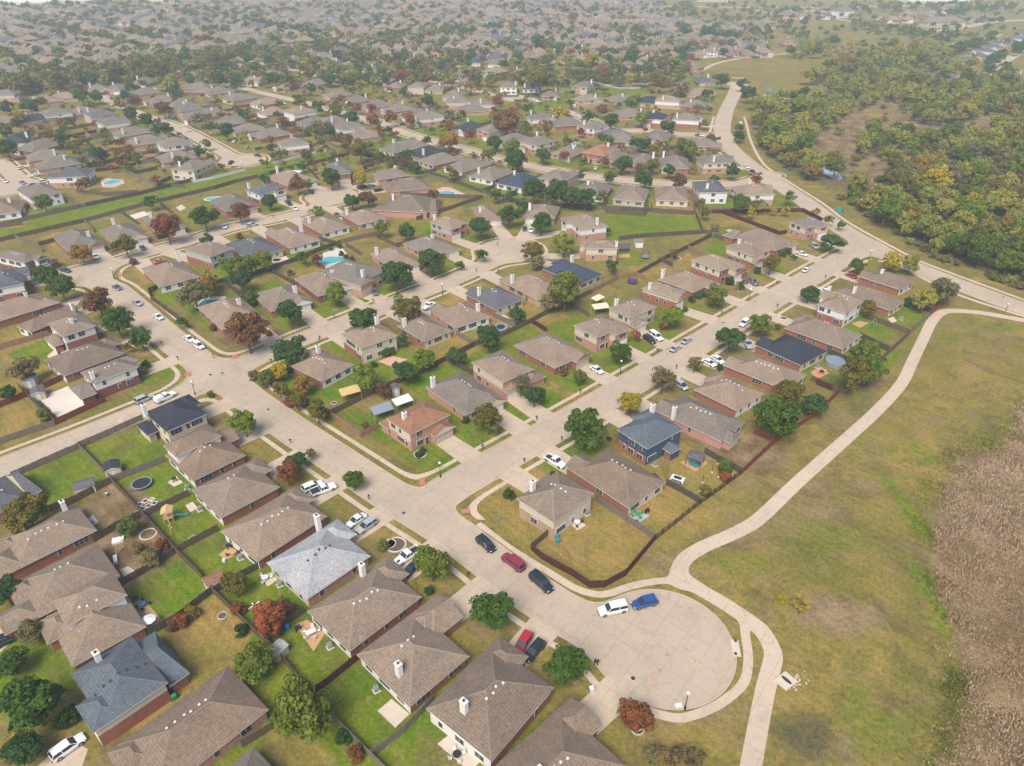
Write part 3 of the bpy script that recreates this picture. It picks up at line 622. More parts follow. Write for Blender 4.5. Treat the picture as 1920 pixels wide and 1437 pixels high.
# mid-distance houses: roof centre pixel, storeys, roof
MID="""69,221,1,dark;106,210,2,grey;157,208,1,grey;188,212,2,slate;213,227,2,grey;250,246,1,grey;278,262,1,grey;330,267,2,grey;334,292,1,grey;363,310,2,grey;31,260,1,dark;71,273,1,grey;83,290,1,grey;104,305,1,grey;134,325,2,slate;73,358,2,grey;6,386,1,brown;8,225,1,tan;350,204,2,grey;372,217,1,grey
392,210,1,grey;432,227,1,grey;463,240,1,grey;505,250,1,grey;547,267,2,grey;516,208,1,tan;564,208,2,tan;592,226,1,grey;625,226,1,grey;660,236,2,grey;680,252,1,tan;752,275,1,grey;777,212,1,grey;802,217,2,grey;770,271,1,grey;802,283,1,dark;827,297,1,grey;877,308,1,grey;923,323,1,grey;977,336,1,navy;1048,329,2,grey;1115,352,1,grey
879,238,1,dark;921,242,2,grey;960,260,1,grey;1006,265,2,grey;1065,283,1,grey;1125,283,2,terra;1017,219,2,grey;1063,229,1,grey;1113,235,2,grey;885,204,1,grey;1157,252,1,grey;1175,212,1,grey;1230,219,2,dark;1290,221,2,grey;1169,256,1,grey;1234,254,1,grey;1315,267,1,grey;1203,300,1,grey;1265,304,1,grey;1345,300,2,grey;1184,361,1,tan;1259,361,1,tan;1330,350,2,slate;1415,357,2,tan;1144,292,1,grey
40,160,1,grey;15,175,2,grey;122,180,1,tan;85,187,1,tan;185,165,1,grey;217,165,1,grey;270,152,1,grey;272,172,1,grey;300,187,1,grey;350,140,1,grey;337,196,1,grey;375,162,1,grey;412,170,1,grey;450,182,1,grey;375,112,2,grey;450,125,1,grey;475,150,1,tan
512,137,2,grey;490,150,1,tan;540,162,1,grey;592,155,1,grey;640,147,1,grey;615,117,2,slate;665,117,1,tan;555,112,1,grey;700,80,2,grey;730,100,1,tan;700,130,1,grey;720,150,1,grey;742,160,1,grey;785,160,2,grey;812,140,1,tan;855,142,1,grey;880,150,1,grey;955,160,2,grey;817,165,1,grey;852,176,1,grey;862,188,2,grey;902,192,2,grey;502,190,1,tan;630,176,1,grey;667,187,1,grey;705,196,1,grey;745,203,1,grey
792,95,1,grey;830,87,1,tan;867,80,1,grey;905,95,1,grey;942,92,1,grey;842,67,1,grey;890,115,2,navy;930,117,1,grey;835,110,1,grey;867,107,1,grey;752,120,1,grey;780,112,1,grey
975,85,1,tan;1032,52,1,grey;975,135,1,grey;1030,100,1,grey;997,162,1,navy;1030,175,1,grey;1092,160,2,grey;1055,150,1,grey;1100,185,2,tan;1160,184,1,grey;1157,137,1,grey;1197,147,1,grey;1115,135,1,grey;1220,189,1,dark;1255,187,2,tan;1315,172,1,tan;1307,195,1,grey;1320,150,1,slate;1267,147,1,slate;1260,107,1,grey;1310,100,1,tan;1330,95,2,brown;1350,72,1,tan;1410,87,1,grey;1425,67,1,tan;1172,100,1,grey;1210,112,1,tan;1085,90,1,brown;1207,87,1,grey;1477,77,2,brown
1772,140,1,slate;1745,143,1,slate;1813,112,2,slate;1830,103,2,slate;1846,95,2,slate;1861,88,2,slate;1876,81,2,slate;1890,76,2,slate;1904,71,2,slate;1917,66,2,slate;1915,140,1,brown"""
AREA_ANG=[(0,0,0)]
mid=[tuple(int(v) if i<3 else v for i,v in enumerate(s.split(','))) for s in MID.replace('\n',';').split(';')]
taken=[h[0] for h in HOUSES]
for (px,py,st,rc) in mid:
    x,y=G(px,py,3.5 if st==1 else 5.5)
    q,dist=nearest_road(x,y)
    if dist<70 and py>150:
        v=np.array([x,y])-q; v/=np.linalg.norm(v); ang=math.atan2(v[1],v[0])-PI/2
    else:
        ang=R(-28) if px<700 else R(-12+ (px-700)*.03)
        if px>1700: ang=R(38)
        if int(px*7+py)%2: ang+=PI
    rd=random.Random(px*31+py)
    w,d=((14.2+rd.random()*1.6,20+rd.random()*3) if st==1 else (13.2+rd.random()*1.5,17.5+rd.random()*2.5))
    # keep clear of the road
    q,dist=nearest_road(x,y)
    y_=rd.choice(['g','g','n','n','o','o','m','b']); f_=rd.choice(['n','g','m','b'])
    H(None,None,None,st,rc,rd.choice(['pink','pink','tan','pink','red','tan']),rd.choice('LR'),None,y_,f_,detail=2 if py>255 else 1,world=(x,y,ang,w,d),drive=dist<24,vents=2,sd=rd.choice(['cream','white','beige','white']))
MIDN=len(HOUSES)
# far estate: rows of small houses
FARROWS=[((0,60),(250,128),11),((0,88),(165,133),8),((80,35),(455,92),15),((200,38),(480,78),11),((20,30),(200,60),7),((250,30),(480,48),9),((450,60),(700,110),10),((480,30),(720,62),10),((470,80),(620,112),6),((700,35),(960,66),11),((560,18),(960,42),16),((0,18),(40,24),2),
 ((720,60),(860,62),6),((960,60),(1180,72),10),((960,100),(1030,112),3),((1050,68),(1160,98),5),((960,40),(1300,46),15),((960,22),(1250,24),13),((1180,60),(1340,76),8),((1130,112),(1340,126),8),((1060,108),(1130,122),3),((1350,100),(1440,90),4),((1220,48),(1420,60),8),
 ((300,14),(560,10),11),((640,10),(960,10),14),((1000,10),(1220,12),8),((1200,32),(1300,40),5),((1440,28),(1560,32),6),((1460,15),(1560,18),5),((1640,36),(1760,40),5),((1690,30),(1780,20),4),
 ((120,165),(60,150),1),((0,110),(60,130),2),((560,75),(640,95),3),((870,130),(940,138),3),((1160,125),(1240,133),3),((1100,60),(1300,60),8)]
far=[]
for (a,b,n) in FARROWS:
    for k in range(n):
        t=(k+.5)/n; px=a[0]+(b[0]-a[0])*t+random.uniform(-2,2); py=a[1]+(b[1]-a[1])*t+random.uniform(-.7,.7)
        p0,p1=G(*a),G(*b); ang=math.atan2(p1[1]-p0[1],p1[0]-p0[0])+random.uniform(-.12,.12)
        x,y=G(px,py,4)
        if all((x-t_[0])**2+(y-t_[1])**2>14**2 for t_ in [h[0] for h in HOUSES]+far): far.append((x,y,ang,px,py))
def zone(ang,ox,oy,u0,u1,v0,v1,ok):
    ca,sa=math.cos(ang),math.sin(ang); v=v0; k=0
    while v<v1:
        u=u0+random.uniform(0,12)
        while u<u1:
            x=ox+u*ca-v*sa; y=oy+u*sa+v*ca; dd=depth(x,y)
            if dd>50:
                px,py=project(x,y,4)
                if -20<px<1940 and py>-2 and ok(px,py):
                    if all((x-t_[0])**2+(y-t_[1])**2>15**2 for t_ in far[-400:]) and all((x-h[0][0])**2+(y-h[0][1])**2>18**2 for h in HOUSES): far.append((x,y,ang+(PI if k%2 else 0)+random.uniform(-.05,.05),px,py))
            u+=random.uniform(15.5,19) if random.random()<.93 else 34
        v+=29 if k%2 else 41; k+=1
def belt(px): return 165-.16*px if px<500 else 85-(px-500)*.06
zone(R(-44),-450,950,-900,1100,-330,900,lambda px,py: py<belt(px)-9 and px<900 and not(px<330 and py<12))
zone(R(14),200,1000,-420,700,-260,620,lambda px,py: (px>880 or py>=belt(px)+4) and py<112 and px<1440-(0 if py>40 else 160) and not(px>1290 and py>100) and not (1240<px and py<22))
far.sort(key=lambda f:-depth(0,-0,0)+depth(f[0],f[1]))
NIND=300-len(HOUSES)
FC=['grey','tan','brown','tan','grey','tan','slate']
def lowhouse(mb,x,y,ang,rd,caps=False):
    st2=rd.random()<.45; ez=5.3 if st2 else 2.9; w=rd.uniform(15,18.5); d=rd.uniform(17,22)
    rc=rd.choice(FC); bk=rd.choice(['pink','red','tan','pink']); m2=MB(); hip(m2,-w/2,w/2,-d/2,d/2,ez,.55,'shingle_'+rc,'ridge_'+rc,caps=False)
    gx=rd.choice([-1,1]); hip(m2,min(0,gx*w/2)+.1,max(0,gx*w/2)-.1,-d/2-2.5,0,ez-.4,.6,'shingle_'+rc,'ridge_'+rc,g0=rd.random()<.5,caps=False,gm='brick_'+bk,axis='y')
    hh=.4
    for (a,b) in (((-1,-1),(1,-1)),((1,-1),(1,1)),((1,1),(-1,1)),((-1,1),(-1,-1))):
        s=(a[0]*(w/2-hh),a[1]*(d/2-hh)); e=(b[0]*(w/2-hh),b[1]*(d/2-hh)); mm='brick_'+bk if rd.random()<.6 else 'siding_cream'
        m2.face([(s[0],s[1],0),(e[0],e[1],0),(e[0],e[1],ez-.05),(s[0],s[1],ez-.05)],mm)
        n=3
        for k in range(n):
            if rd.random()<.7:
                u=(k+.5)/n; cx,cy=s[0]+(e[0]-s[0])*u,s[1]+(e[1]-s[1])*u; L=math.hypot(e[0]-s[0],e[1]-s[1]); ux,uy=(e[0]-s[0])/L,(e[1]-s[1])/L; ox,oy=uy*.04,-ux*.04; z=ez-1.9
                m2.face([(cx-ux+ox,cy-uy+oy,z),(cx+ux+ox,cy+uy+oy,z),(cx+ux+ox,cy+uy+oy,z+1.3),(cx-ux+ox,cy-uy+oy,z+1.3)],'pane')
    if rd.random()<.55:
        cx=rd.choice([-1,1])*w*.33; cy=rd.uniform(-.2,.3)*d; m2.box(cx-.5,cx+.5,cy-.4,cy+.4,ez,ez+w*.275+.5,'siding_beige')
    cs,sn=math.cos(ang),math.sin(ang); b0=len(mb.v)
    mb.v+=[(x+vx*cs-vy*sn,y+vx*sn+vy*cs,vz) for vx,vy,vz in m2.v]; rem=[mb.mi(n) for n in m2.names]
    mb.f+=[tuple(b0+i for i in f) for f in m2.f]; mb.m+=[rem[i] for i in m2.m]
    return rc,st2,bk
for (x,y,ang,px,py) in far[:NIND]:
    m=MB(); rd=random.Random(int(x*3+y*7)); 
    rc,st2,bk=lowhouse(m,0,0,0,rd); o=m.build('house'); o.location=(x,y,0); o.rotation_euler=(0,0,ang)
    rn=dict(tan='tan',brown='brown',grey='grey brown',slate='slate grey')[rc]
    tag(o,f"hazy {rn} roofed {'two' if st2 else 'single'} storey house {near_ref(px,py)}",'house','houses of the estate'); HOUSES.append((np.array([x,y]),14,16,ang,o))
m=MB(); rd=random.Random(5)
for (x,y,ang,px,py) in far[NIND:]: lowhouse(m,x,y,ang,rd)
if m.v: tag(m.build('distant_houses'),'hazy mass of grey brown roofed houses filling the far estate',None,kind='stuff')
# ------------------------------------------------------------------ ground
def ground():
    res=1.25; gx=np.arange(-420,420+res,res); gy=np.arange(30,640+res,res); XX,YY=np.meshgrid(gx,gy)
    W=np.zeros(XX.shape+(4,),np.float32)   # lush, gold, brown, dark
    def loc(poly):
        xs=[p[0] for p in poly]; ys=[p[1] for p in poly]
        i0,i1=np.searchsorted(gx,[min(xs)-2,max(xs)+2]); j0,j1=np.searchsorted(gy,[min(ys)-2,max(ys)+2]); return slice(j0,j1),slice(i0,i1)
    def paint(poly,ch,v):
        s=loc(poly); ins=inpoly(XX[s],YY[s],poly); sub=W[s]; sub[ins]*=(1-v); sub[ins,ch]+=v
    def blob(px,py,rx,ry,ch,v):
        cx,cy=G(px,py); ex=abs(G(px+rx,py)[0]-cx); ey=abs(G(px,py-ry)[1]-G(px,py+ry)[1])/2
        dd=((XX-cx)/ex)**2+((YY-cy)/ey)**2; w=np.clip(1.4-dd,0,1)*v
        W[...]*=(1-w)[...,None]; W[...,ch]+=w
    KI=dict(g=(0,.95),o=(1,.85),b=(2,.8),m=(0,.5),d=(3,.7))
    # field blobs
    for a in [(1500,900,140,60,2,.25),(1600,700,60,35,2,.55),(1840,650,60,40,2,.3),(1800,700,120,30,1,.35),(1500,960,120,50,0,.3),(1560,1010,60,50,0,.35),(1400,1060,60,20,0,.55),(1560,1150,75,45,2,.6),(1490,1260,90,70,1,.4),(1620,1350,90,70,0,.45),
       (1700,1250,40,60,3,.2),(1510,1380,60,50,3,.6),(1480,1330,40,25,1,.4),(1540,1230,30,25,0,.4),(1450,1000,40,40,2,.3),(1530,940,35,50,2,.35),(1370,1010,60,25,2,.55),(1230,1050,60,22,2,.4),(1700,800,60,40,1,.3),(1640,830,50,30,0,.3),(1730,850,30,35,0,.6),(1720,980,14,110,0,.9),(1745,1110,14,60,0,.9),(1775,1190,12,40,0,.8),
       (1640,1080,60,60,1,.35),(1650,960,50,40,1,.3),(1860,610,60,14,0,.6),(1800,640,60,20,0,.5),(1360,950,60,14,1,.3),(1300,980,50,14,1,.4),(1560,790,50,30,2,.25),(1270,1390,110,50,1,.5),(1350,1420,40,30,0,.4),(1800,560,60,8,2,.4)]: blob(*a[:5],a[5]*(.5 if a[4]==0 and a[5]<.8 else 1))
    paint(P((1522,257),(1583,224),(1631,202),(1653,185),(1700,195),(1719,230),(1785,240),(1873,213),(1925,240),(1925,262),(1763,285),(1675,262),(1610,262),(1608,290),(1660,301),(1722,330),(1697,350),(1631,370),(1561,350),(1535,335),(1518,279)),2,1.0)
    for a in [(1700,250,170,60,2,.6),(1640,300,90,45,2,.95),(1850,300,90,70,2,.7),(1640,200,60,25,2,.9),(1640,215,22,20,1,.9),(1620,310,20,5,1,.8),(1800,420,150,80,3,.7),(1560,420,50,14,2,.4),(1500,300,60,50,3,.5),(1700,120,200,40,3,.4)]: blob(*a)
    rb=P((1925,738),(1905,795),(1880,830),(1800,850),(1765,920),(1750,1000),(1755,1100),(1790,1180),(1797,1250),(1788,1350),(1758,1450),(2000,1450)); paint(rb,2,.9)
    # green strip between fences, upper lawns
    def pp(*a): return P(*a)
    paint(pp((0,450),(0,425),(58,411),(159,387),(263,365),(359,342),(461,320),(511,307),(612,283),(650,275),(700,258),(790,232),(905,205),(960,205),(930,228),(800,258),(740,275),(656,289),(576,311),(484,334),(400,355),(269,386),(159,416)),0,.9)
    paint(pp((985,190),(1060,185),(1060,172),(1130,165),(1185,155),(1240,160),(1220,172),(1080,205),(985,212)),0,.7)
    paint(pp((1161,450),(1213,444),(1317,438),(1303,402),(1140,392),(1130,430)),0,.6)
    blob(1220,430,60,10,0,.8); blob(1400,420,60,8,1,.6)
    paint(pp((1310,150),(1340,125),(1400,108),(1480,105),(1490,130),(1420,150),(1380,150)),0,.5); blob(1430,140,50,10,1,.5); blob(1700,50,170,22,0,.4); blob(1840,25,90,10,0,.4); blob(1560,75,70,10,1,.4)
    for (c,xv,yv,w,d,y,f) in YARDS:
        hx,hy=w/2,d/2
        def q(a,b): return tuple(c+xv*a+yv*b)
        bx=1.7; back=[q(-hx-bx,-hy*.2),q(hx+bx,-hy*.2),q(hx+bx,hy+12),q(-hx-bx,hy+12)]
        fr=[q(-hx-bx,-hy*.2),q(hx+bx,-hy*.2),q(hx+bx,-hy-9),q(-hx-bx,-hy-9)]
        if y in KI: paint(back,*KI[y])
        if f in KI: paint(fr,*KI[f])
    # specific yards
    for poly,k in [(((996,1028),(1028,1003),(1115,938),(1228,1013),(1173,1078),(1133,1100),(1105,1101),(1070,1078)),'o'),(((1190,965),(1250,910),(1313,945),(1228,1013)),'o'),(((1290,880),(1330,850),(1390,888),(1313,944),(1255,905)),'o'),
      (((0,833),(0,770),(58,745),(100,790),(60,812)),'o'),(((330,1190),(398,1112),(476,1185),(440,1245),(370,1290)),'o'),(((230,1098),(331,1037),(398,1112),(333,1162),(280,1165)),'m'),(((720,1330),(610,1285),(670,1240),(760,1340),(700,1410),(620,1340)),'g'),
      (((60,895),(150,842),(210,903),(138,943)),'g'),(((150,840),(270,787),(311,862),(212,903)),'m'),(((278,965),(356,928),(411,993),(331,1036)),'g'),(((345,1045),(411,993),(480,1062),(398,1110)),'g'),(((150,950),(210,905),(270,968),(200,1000)),'b'),(((180,1015),(262,970),(331,1037),(230,1095)),'b'),
      (((714,780),(640,775),(680,815),(709,803)),'g'),(((470,705),(540,680),(620,760),(560,760)),'m')]:
        paint(P(*poly),*KI[k])
    blob(395,1200,45,35,1,.7); blob(860,1420,90,40,2,.3); blob(1100,1010,90,50,1,.5); blob(230,800,30,14,2,.6)
    # soften
    for _ in range(1): W[1:-1,1:-1]=(W[1:-1,1:-1]*2+W[:-2,1:-1]+W[2:,1:-1]+W[1:-1,:-2]+W[1:-1,2:])/6
    nx,ny=len(gx),len(gy); v=np.stack([XX,YY,np.zeros_like(XX)],2).reshape(-1,3)
    a=(np.arange(ny-1)[:,None]*nx+np.arange(nx-1)[None]).reshape(-1); f=np.stack([a,a+1,a+nx+1,a+nx],1)
    # outer frame joins the same sheet
    x0,x1,y0,y1=gx[0],gx[-1],gy[0],gy[-1]; b=len(v)
    ext=[(-6000,-600),(6000,-600),(6000,9000),(-6000,9000),(x0,y0),(x1,y0),(x1,y1),(x0,y1)]
    v=np.concatenate([v,np.array([(x,y,0) for x,y in ext])]); verts=v.tolist(); faces=f.tolist()+[[b,b+1,b+5,b+4],[b+1,b+2,b+6,b+5],[b+2,b+3,b+7,b+6],[b+3,b,b+4,b+7]]
    me=bpy.data.meshes.new('ground'); me.from_pydata(verts,[],faces)
    at=me.attributes.new('cover','FLOAT_COLOR','POINT'); c=np.zeros((len(verts),4),np.float32); c[:nx*ny]=W.reshape(-1,4); at.data.foreach_set('color',c.reshape(-1))
    m,nt,b_=nodes('ground'); p=posn(nt); A=nt.nodes.new('ShaderNodeAttribute'); A.attribute_name='cover'; sp=nt.nodes.new('ShaderNodeSeparateColor'); nt.links.new(A.outputs['Color'],sp.inputs[0])
    n1=noise(nt,p,.035,5,.65,.4); n2=noise(nt,p,.25,5,.7,.3); n3=noise(nt,p,1.6,4,.75); n4=noise(nt,p,.11,4,.6)
    base=mix(nt,ramp(nt,n1,.3,.58),(.1,.118,.02),(.27,.195,.055))
    base=mix(nt,ramp(nt,n2,.42,.62),base,(.15,.145,.032)); base=mix(nt,ramp(nt,n4,.52,.68),base,(.2,.15,.08))
    def wgt(ch,amt=.8):
        # edges broken by noise
        q=nt.nodes.new('ShaderNodeMath'); q.operation='MULTIPLY_ADD'; nt.links.new(n2,q.inputs[0]); q.inputs[1].default_value=amt; nt.links.new(ch,q.inputs[2]); return ramp(nt,q.outputs[0],.2+amt*.35,.72+amt*.35)
    base=mix(nt,wgt(sp.outputs[0]),base,mix(nt,ramp(nt,n4,.3,.7),(.065,.155,.007),(.17,.19,.015)))
    base=mix(nt,wgt(sp.outputs[1]),base,mix(nt,ramp(nt,n4,.35,.65),(.19,.165,.035),(.31,.205,.065)))
    base=mix(nt,wgt(sp.outputs[2]),base,mix(nt,ramp(nt,n4,.38,.62),(.13,.095,.045),(.27,.19,.11)))
    base=mix(nt,wgt(A.outputs['Alpha']),base,mix(nt,ramp(nt,n2,.35,.65),(.06,.07,.03),(.11,.1,.05)))
    base=mix(nt,ramp(nt,n3,.3,.7),mix(nt,1.0,base,(.56,.6,.62),'MULTIPLY'),mix(nt,1.0,base,(1.46,1.38,1.3),'MULTIPLY'))
    n5=noise(nt,p,.55,5,.8,1.0); base=mix(nt,ramp(nt,n5,.5,.75),base,mix(nt,.75,base,(.3,.22,.1)))
    base=mix(nt,ramp(nt,noise(nt,p,.08,6,.75,1.5),.5,.7),base,mix(nt,.8,base,(.105,.08,.04)))
    wv=N(nt,'ShaderNodeTexWave'); wv.inputs['Scale'].default_value=.22; wv.inputs['Distortion'].default_value=2.5; wv.inputs['Detail Scale'].default_value=.12; wv.bands_direction='DIAGONAL'; nt.links.new(p,wv.inputs['Vector'])
    base=mix(nt,wv.outputs['Fac'],mix(nt,1.0,base,(.95,.95,.95),'MULTIPLY'),mix(nt,1.0,base,(1.04,1.04,1.04),'MULTIPLY'))
    base=mix(nt,1.0,base,(.9,.9,.88),'MULTIPLY')
    nt.links.new(base,b_.inputs['Base Color']); b_.inputs['Roughness'].default_value=1; b_.inputs['Specular IOR Level'].default_value=.02
    bp=nt.nodes.new('ShaderNodeBump'); bp.inputs['Distance'].default_value=.12; bp.inputs['Strength'].default_value=.8; nt.links.new(n3,bp.inputs['Height']); nt.links.new(bp.outputs[0],b_.inputs['Normal'])
    MATS['ground']=m; me.materials.append(m); me.update(); struct(link('ground',me))
ground()
region('road',[(D,0.0,-1)],.012,'road')
region('kerb',[(D,0.0,1),(D,.22,-1),(DRIVE,0,1),(DT,0,1)],.12,'kerb',z0=0,iso=(0.0,.22))
region('pavement',[(DL,1.7,1),(DL,2.85,-1),(D,1.6,1),(DT,0,1)],.02,'sidewalk',mask=NOSW)
region('footpath',[(DT,0,-1),(D,.23,1)],.036,'trail')
# far roads
def patch0(name,pts,z,mat):
    m=MB(); m.face([(a,b,z) for a,b in P(*pts)],mat); return struct(m.build(name))
def ribbon(name,line,hw,z,mat):
    m=MB(); k=m.mi(mat)
    for i,p in enumerate(line):
        d=line[min(i+1,len(line)-1)]-line[max(i-1,0)]; d=d/np.linalg.norm(d); n=np.array([-d[1],d[0]])*hw
        m.v+=[(p[0]+n[0],p[1]+n[1],z),(p[0]-n[0],p[1]-n[1],z)]
        if i: a=2*i; m.f.append((a-2,a-1,a+1,a)); m.m.append(k)
    return struct(m.build(name))
zz=.02
for (l,hw) in RW+[RAW]:
    q=[p for p in l if p[1]>512 or abs(p[0])>340]
    if len(q)>2 : ribbon('road',[p for p in q],hw,zz,'road'); zz+=.004
for pl,hw in [([(720,135),(760,143),(830,156),(900,172),(955,184)],4.4),([(1090,148),(1130,158),(1170,166)],4.4),([(1845,180),(1850,150),(1880,118),(1925,92)],5),([(330,132),(400,150),(480,172)],4.4),([(120,125),(200,187)],4.4),
    ([(150,60),(330,88),(520,125),(640,150),(720,135)],4),([(1000,190),(960,175)],4),([(520,60),(700,92),(860,125),(1000,112)],4),([(1000,60),(1200,84),(1330,88)],4),([(1700,60),(1780,56),(1860,42),(1925,38)],7),([(0,6),(160,16),(340,22)],9),([(1210,12),(1500,14),(1900,8)],9),([(1400,14),(1440,24),(1530,30),(1640,48)],5)]:
    ribbon('road',resample(P(*pl),8),hw,zz,'road'); zz+=.004
for pl,hw in [([(1310,136),(1345,119),(1400,108),(1480,100),(1560,88)],2),([(1715,92),(1780,84),(1840,74),(1880,65)],2),([(1700,90),(1640,108)],2)]:
    ribbon('footpath',resample(P(*pl),8),hw,zz,'trail'); zz+=.004
for c in [(1180,163),(968,186),(1383,158)]:
    m=MB(); x,y=G(*c); m.disc(x,y,.0,zz,10,'road'); struct(m.build('road')); zz+=.004
for q in [((70,1437),(130,1385),(165,1405),(150,1450),(90,1500)),((-30,1215),(10,1165),(30,1155),(40,1185),(0,1225)),((1121,1313),(1175,1262),(1215,1300),(1165,1345),(1140,1330))]: patch0('driveway',q,.03,'drive')
# small ground features
def patch(name,pts,z,mat,world=False):
    m=MB(); q=[(a,b,z) for a,b in (pts if world else P(*pts))]
    m.face(q,mat); return struct(m.build(name))
for a in [((786,898),(796,896),(797,910),(787,912)),((864,957),(880,954),(883,962),(865,965)),((434,668),(446,664),(447,671),(436,674)),((346,702),(358,697),(358,706),(346,706)),((393,737),(401,734),(400,745),(391,746)),((477,698),(486,696),(490,701),(478,705)),((220,514),(226,511),(228,518),(222,520)),((304,578),(308,575),(309,585),(304,583))]:
    patch('pavement_ramp',a,.15,'red_brick_ramp')
for (x,y) in [(757,962),(503,768),(417,700),(395,703),(1187,1272),(1416,566),(1357,605),(1571,484),(394,703),(150,520)]:
    m=MB(); gx_,gy_=G(x,y); m.ring(0,0,-.0,.022,.36,.45,'steel',20); m.disc(0,0,0,.03,.36,'flue',18); o=m.build('manhole_cover'); o.location=(gx_,gy_,0); tag(o,f'dark round manhole cover in the road {near_ref(x,y)}','manhole cover','manhole covers')
for pts in [((1180,1167),(1182,1171),(1188,1180),(1186,1174)),((1203,1212),(1207,1217),(1213,1236),(1208,1226)),((1221,1264),(1225,1268),(1226,1280),(1222,1276)),((573,813),(580,811),(577,815),(572,817))]: patch('road_paint_marks',pts,.018,'orange_paint')
# ------------------------------------------------------------------ trees
def quads_on_lumps(seed,nl,per,leaf,hz,cz,lump=.34,spread=.68,flat=1.0,keep=1.0,top=False):
    r=np.random.default_rng(seed); L=[]
    while len(L)<nl:
        v=r.normal(size=3); v/=np.linalg.norm(v); rad=spread*(r.random()**.35)
        p=v*rad
        if p[2]<-.55 and not top: continue
        L.append((p,lump*r.uniform(.7,1.2)))
    ph=r.uniform(0,6.28,2); am=r.uniform(.08,.2)
    V=[]
    for p,lr in L:
        th=math.atan2(p[1],p[0]); p=p*(1+am*math.sin(2*th+ph[0])+am*.6*math.sin(3*th+ph[1]))
        n=r.normal(size=(per,3)); n/=np.linalg.norm(n,axis=1)[:,None]
        n[:,2]=np.where(n[:,2]<-.35,-n[:,2],n[:,2])
        c=p+n*lr*(r.random((per,1))**.3)
        m=r.random(per)<keep; c=c[m]; n=n[m]; k=len(c)
        nn=n+r.normal(size=(k,3))*.55; nn/=np.linalg.norm(nn,axis=1)[:,None]
        t=np.cross(nn,r.normal(size=(k,3))); t/=np.linalg.norm(t,axis=1)[:,None]; b=np.cross(nn,t)
        s=(leaf*r.uniform(.6,1.3,(k,1))); 
        c=c*np.array([1,1,hz])+np.array([0,0,cz])
        q=np.stack([c-t*s-b*s*.6,c+t*s-b*s*.6,c+t*s*.7+b*s*.8,c-t*s*.7+b*s*.8],1); V.append(q)
    return np.concatenate(V)  # (n,4,3)
def mesh_from_quads(name,Q,mat):
    n=len(Q); me=bpy.data.meshes.new(name); me.vertices.add(n*4); me.vertices.foreach_set('co',Q.reshape(-1).astype(np.float32))
    me.loops.add(n*4); me.loops.foreach_set('vertex_index',np.arange(n*4,dtype=np.int32)); me.polygons.add(n)
    me.polygons.foreach_set('loop_start',np.arange(0,n*4,4,dtype=np.int32)); me.polygons.foreach_set('loop_total',np.full(n,4,np.int32))
    if mat: me.materials.append(MATS[mat])
    me.update(calc_edges=True); return me
SHAPES=dict(round=(.86,1.2),tall=(1.0,1.35),flat=(.66,1.15),bush=(.75,.62),cone=(1.5,1.65))
def trunk_mesh(seed,cz,hz,multi=False):
    r=random.Random(seed); m=MB(); top=cz
    bl=Vector((r.uniform(-.04,.04),r.uniform(-.04,.04),cz*.55))
    m.tube([(0,0,-.03),(0,0,.05),bl,(bl.x*1.5,bl.y*1.5,cz+.3*hz)],[.085,.06,.045,.02],'bark',7)
    for k in range(6):
        a=k*PI/3+r.uniform(-.4,.4); s=bl.lerp(Vector((bl.x*1.5,bl.y*1.5,cz)),r.random()*.7); e=Vector((math.cos(a)*.62,math.sin(a)*.62,cz+hz*r.uniform(-.2,.5)))
        mid_=s.lerp(e,.5)+Vector((0,0,-.03)); m.tube([s,mid_,e],[.034,.022,.008],'bark',5)
    return m.mesh('trunk',True)
PROTO={}; TRUNK={}
def proto(shape,lod,var,kind):
    key=(shape,lod,var,kind)
    if key in PROTO: return PROTO[key]
    hz,cz=SHAPES[shape]; 
    nl,per,leaf=[(46,120,.055),(34,70,.075),(26,32,.105),(16,12,.16)][lod]
    keep=1.0
    if kind=='B': keep=.35
    if kind in 'OT': keep=.8
    if shape=='bush': keep=.95
    Q=quads_on_lumps(hash((shape,lod,var))%10000 if 0 else (len(shape)*101+lod*17+var*7),nl,per,leaf,hz,cz,keep=keep,lump=.3 if lod<2 else .36,spread=.76)
    PROTO[key]=mesh_from_quads('crown',Q,'leaf_'+kind)
    return PROTO[key]
def trunk(shape,var):
    k=(shape,var)
    if k not in TRUNK: hz,cz=SHAPES[shape]; TRUNK[k]=trunk_mesh(var+len(shape),cz,hz)
    return TRUNK[k]
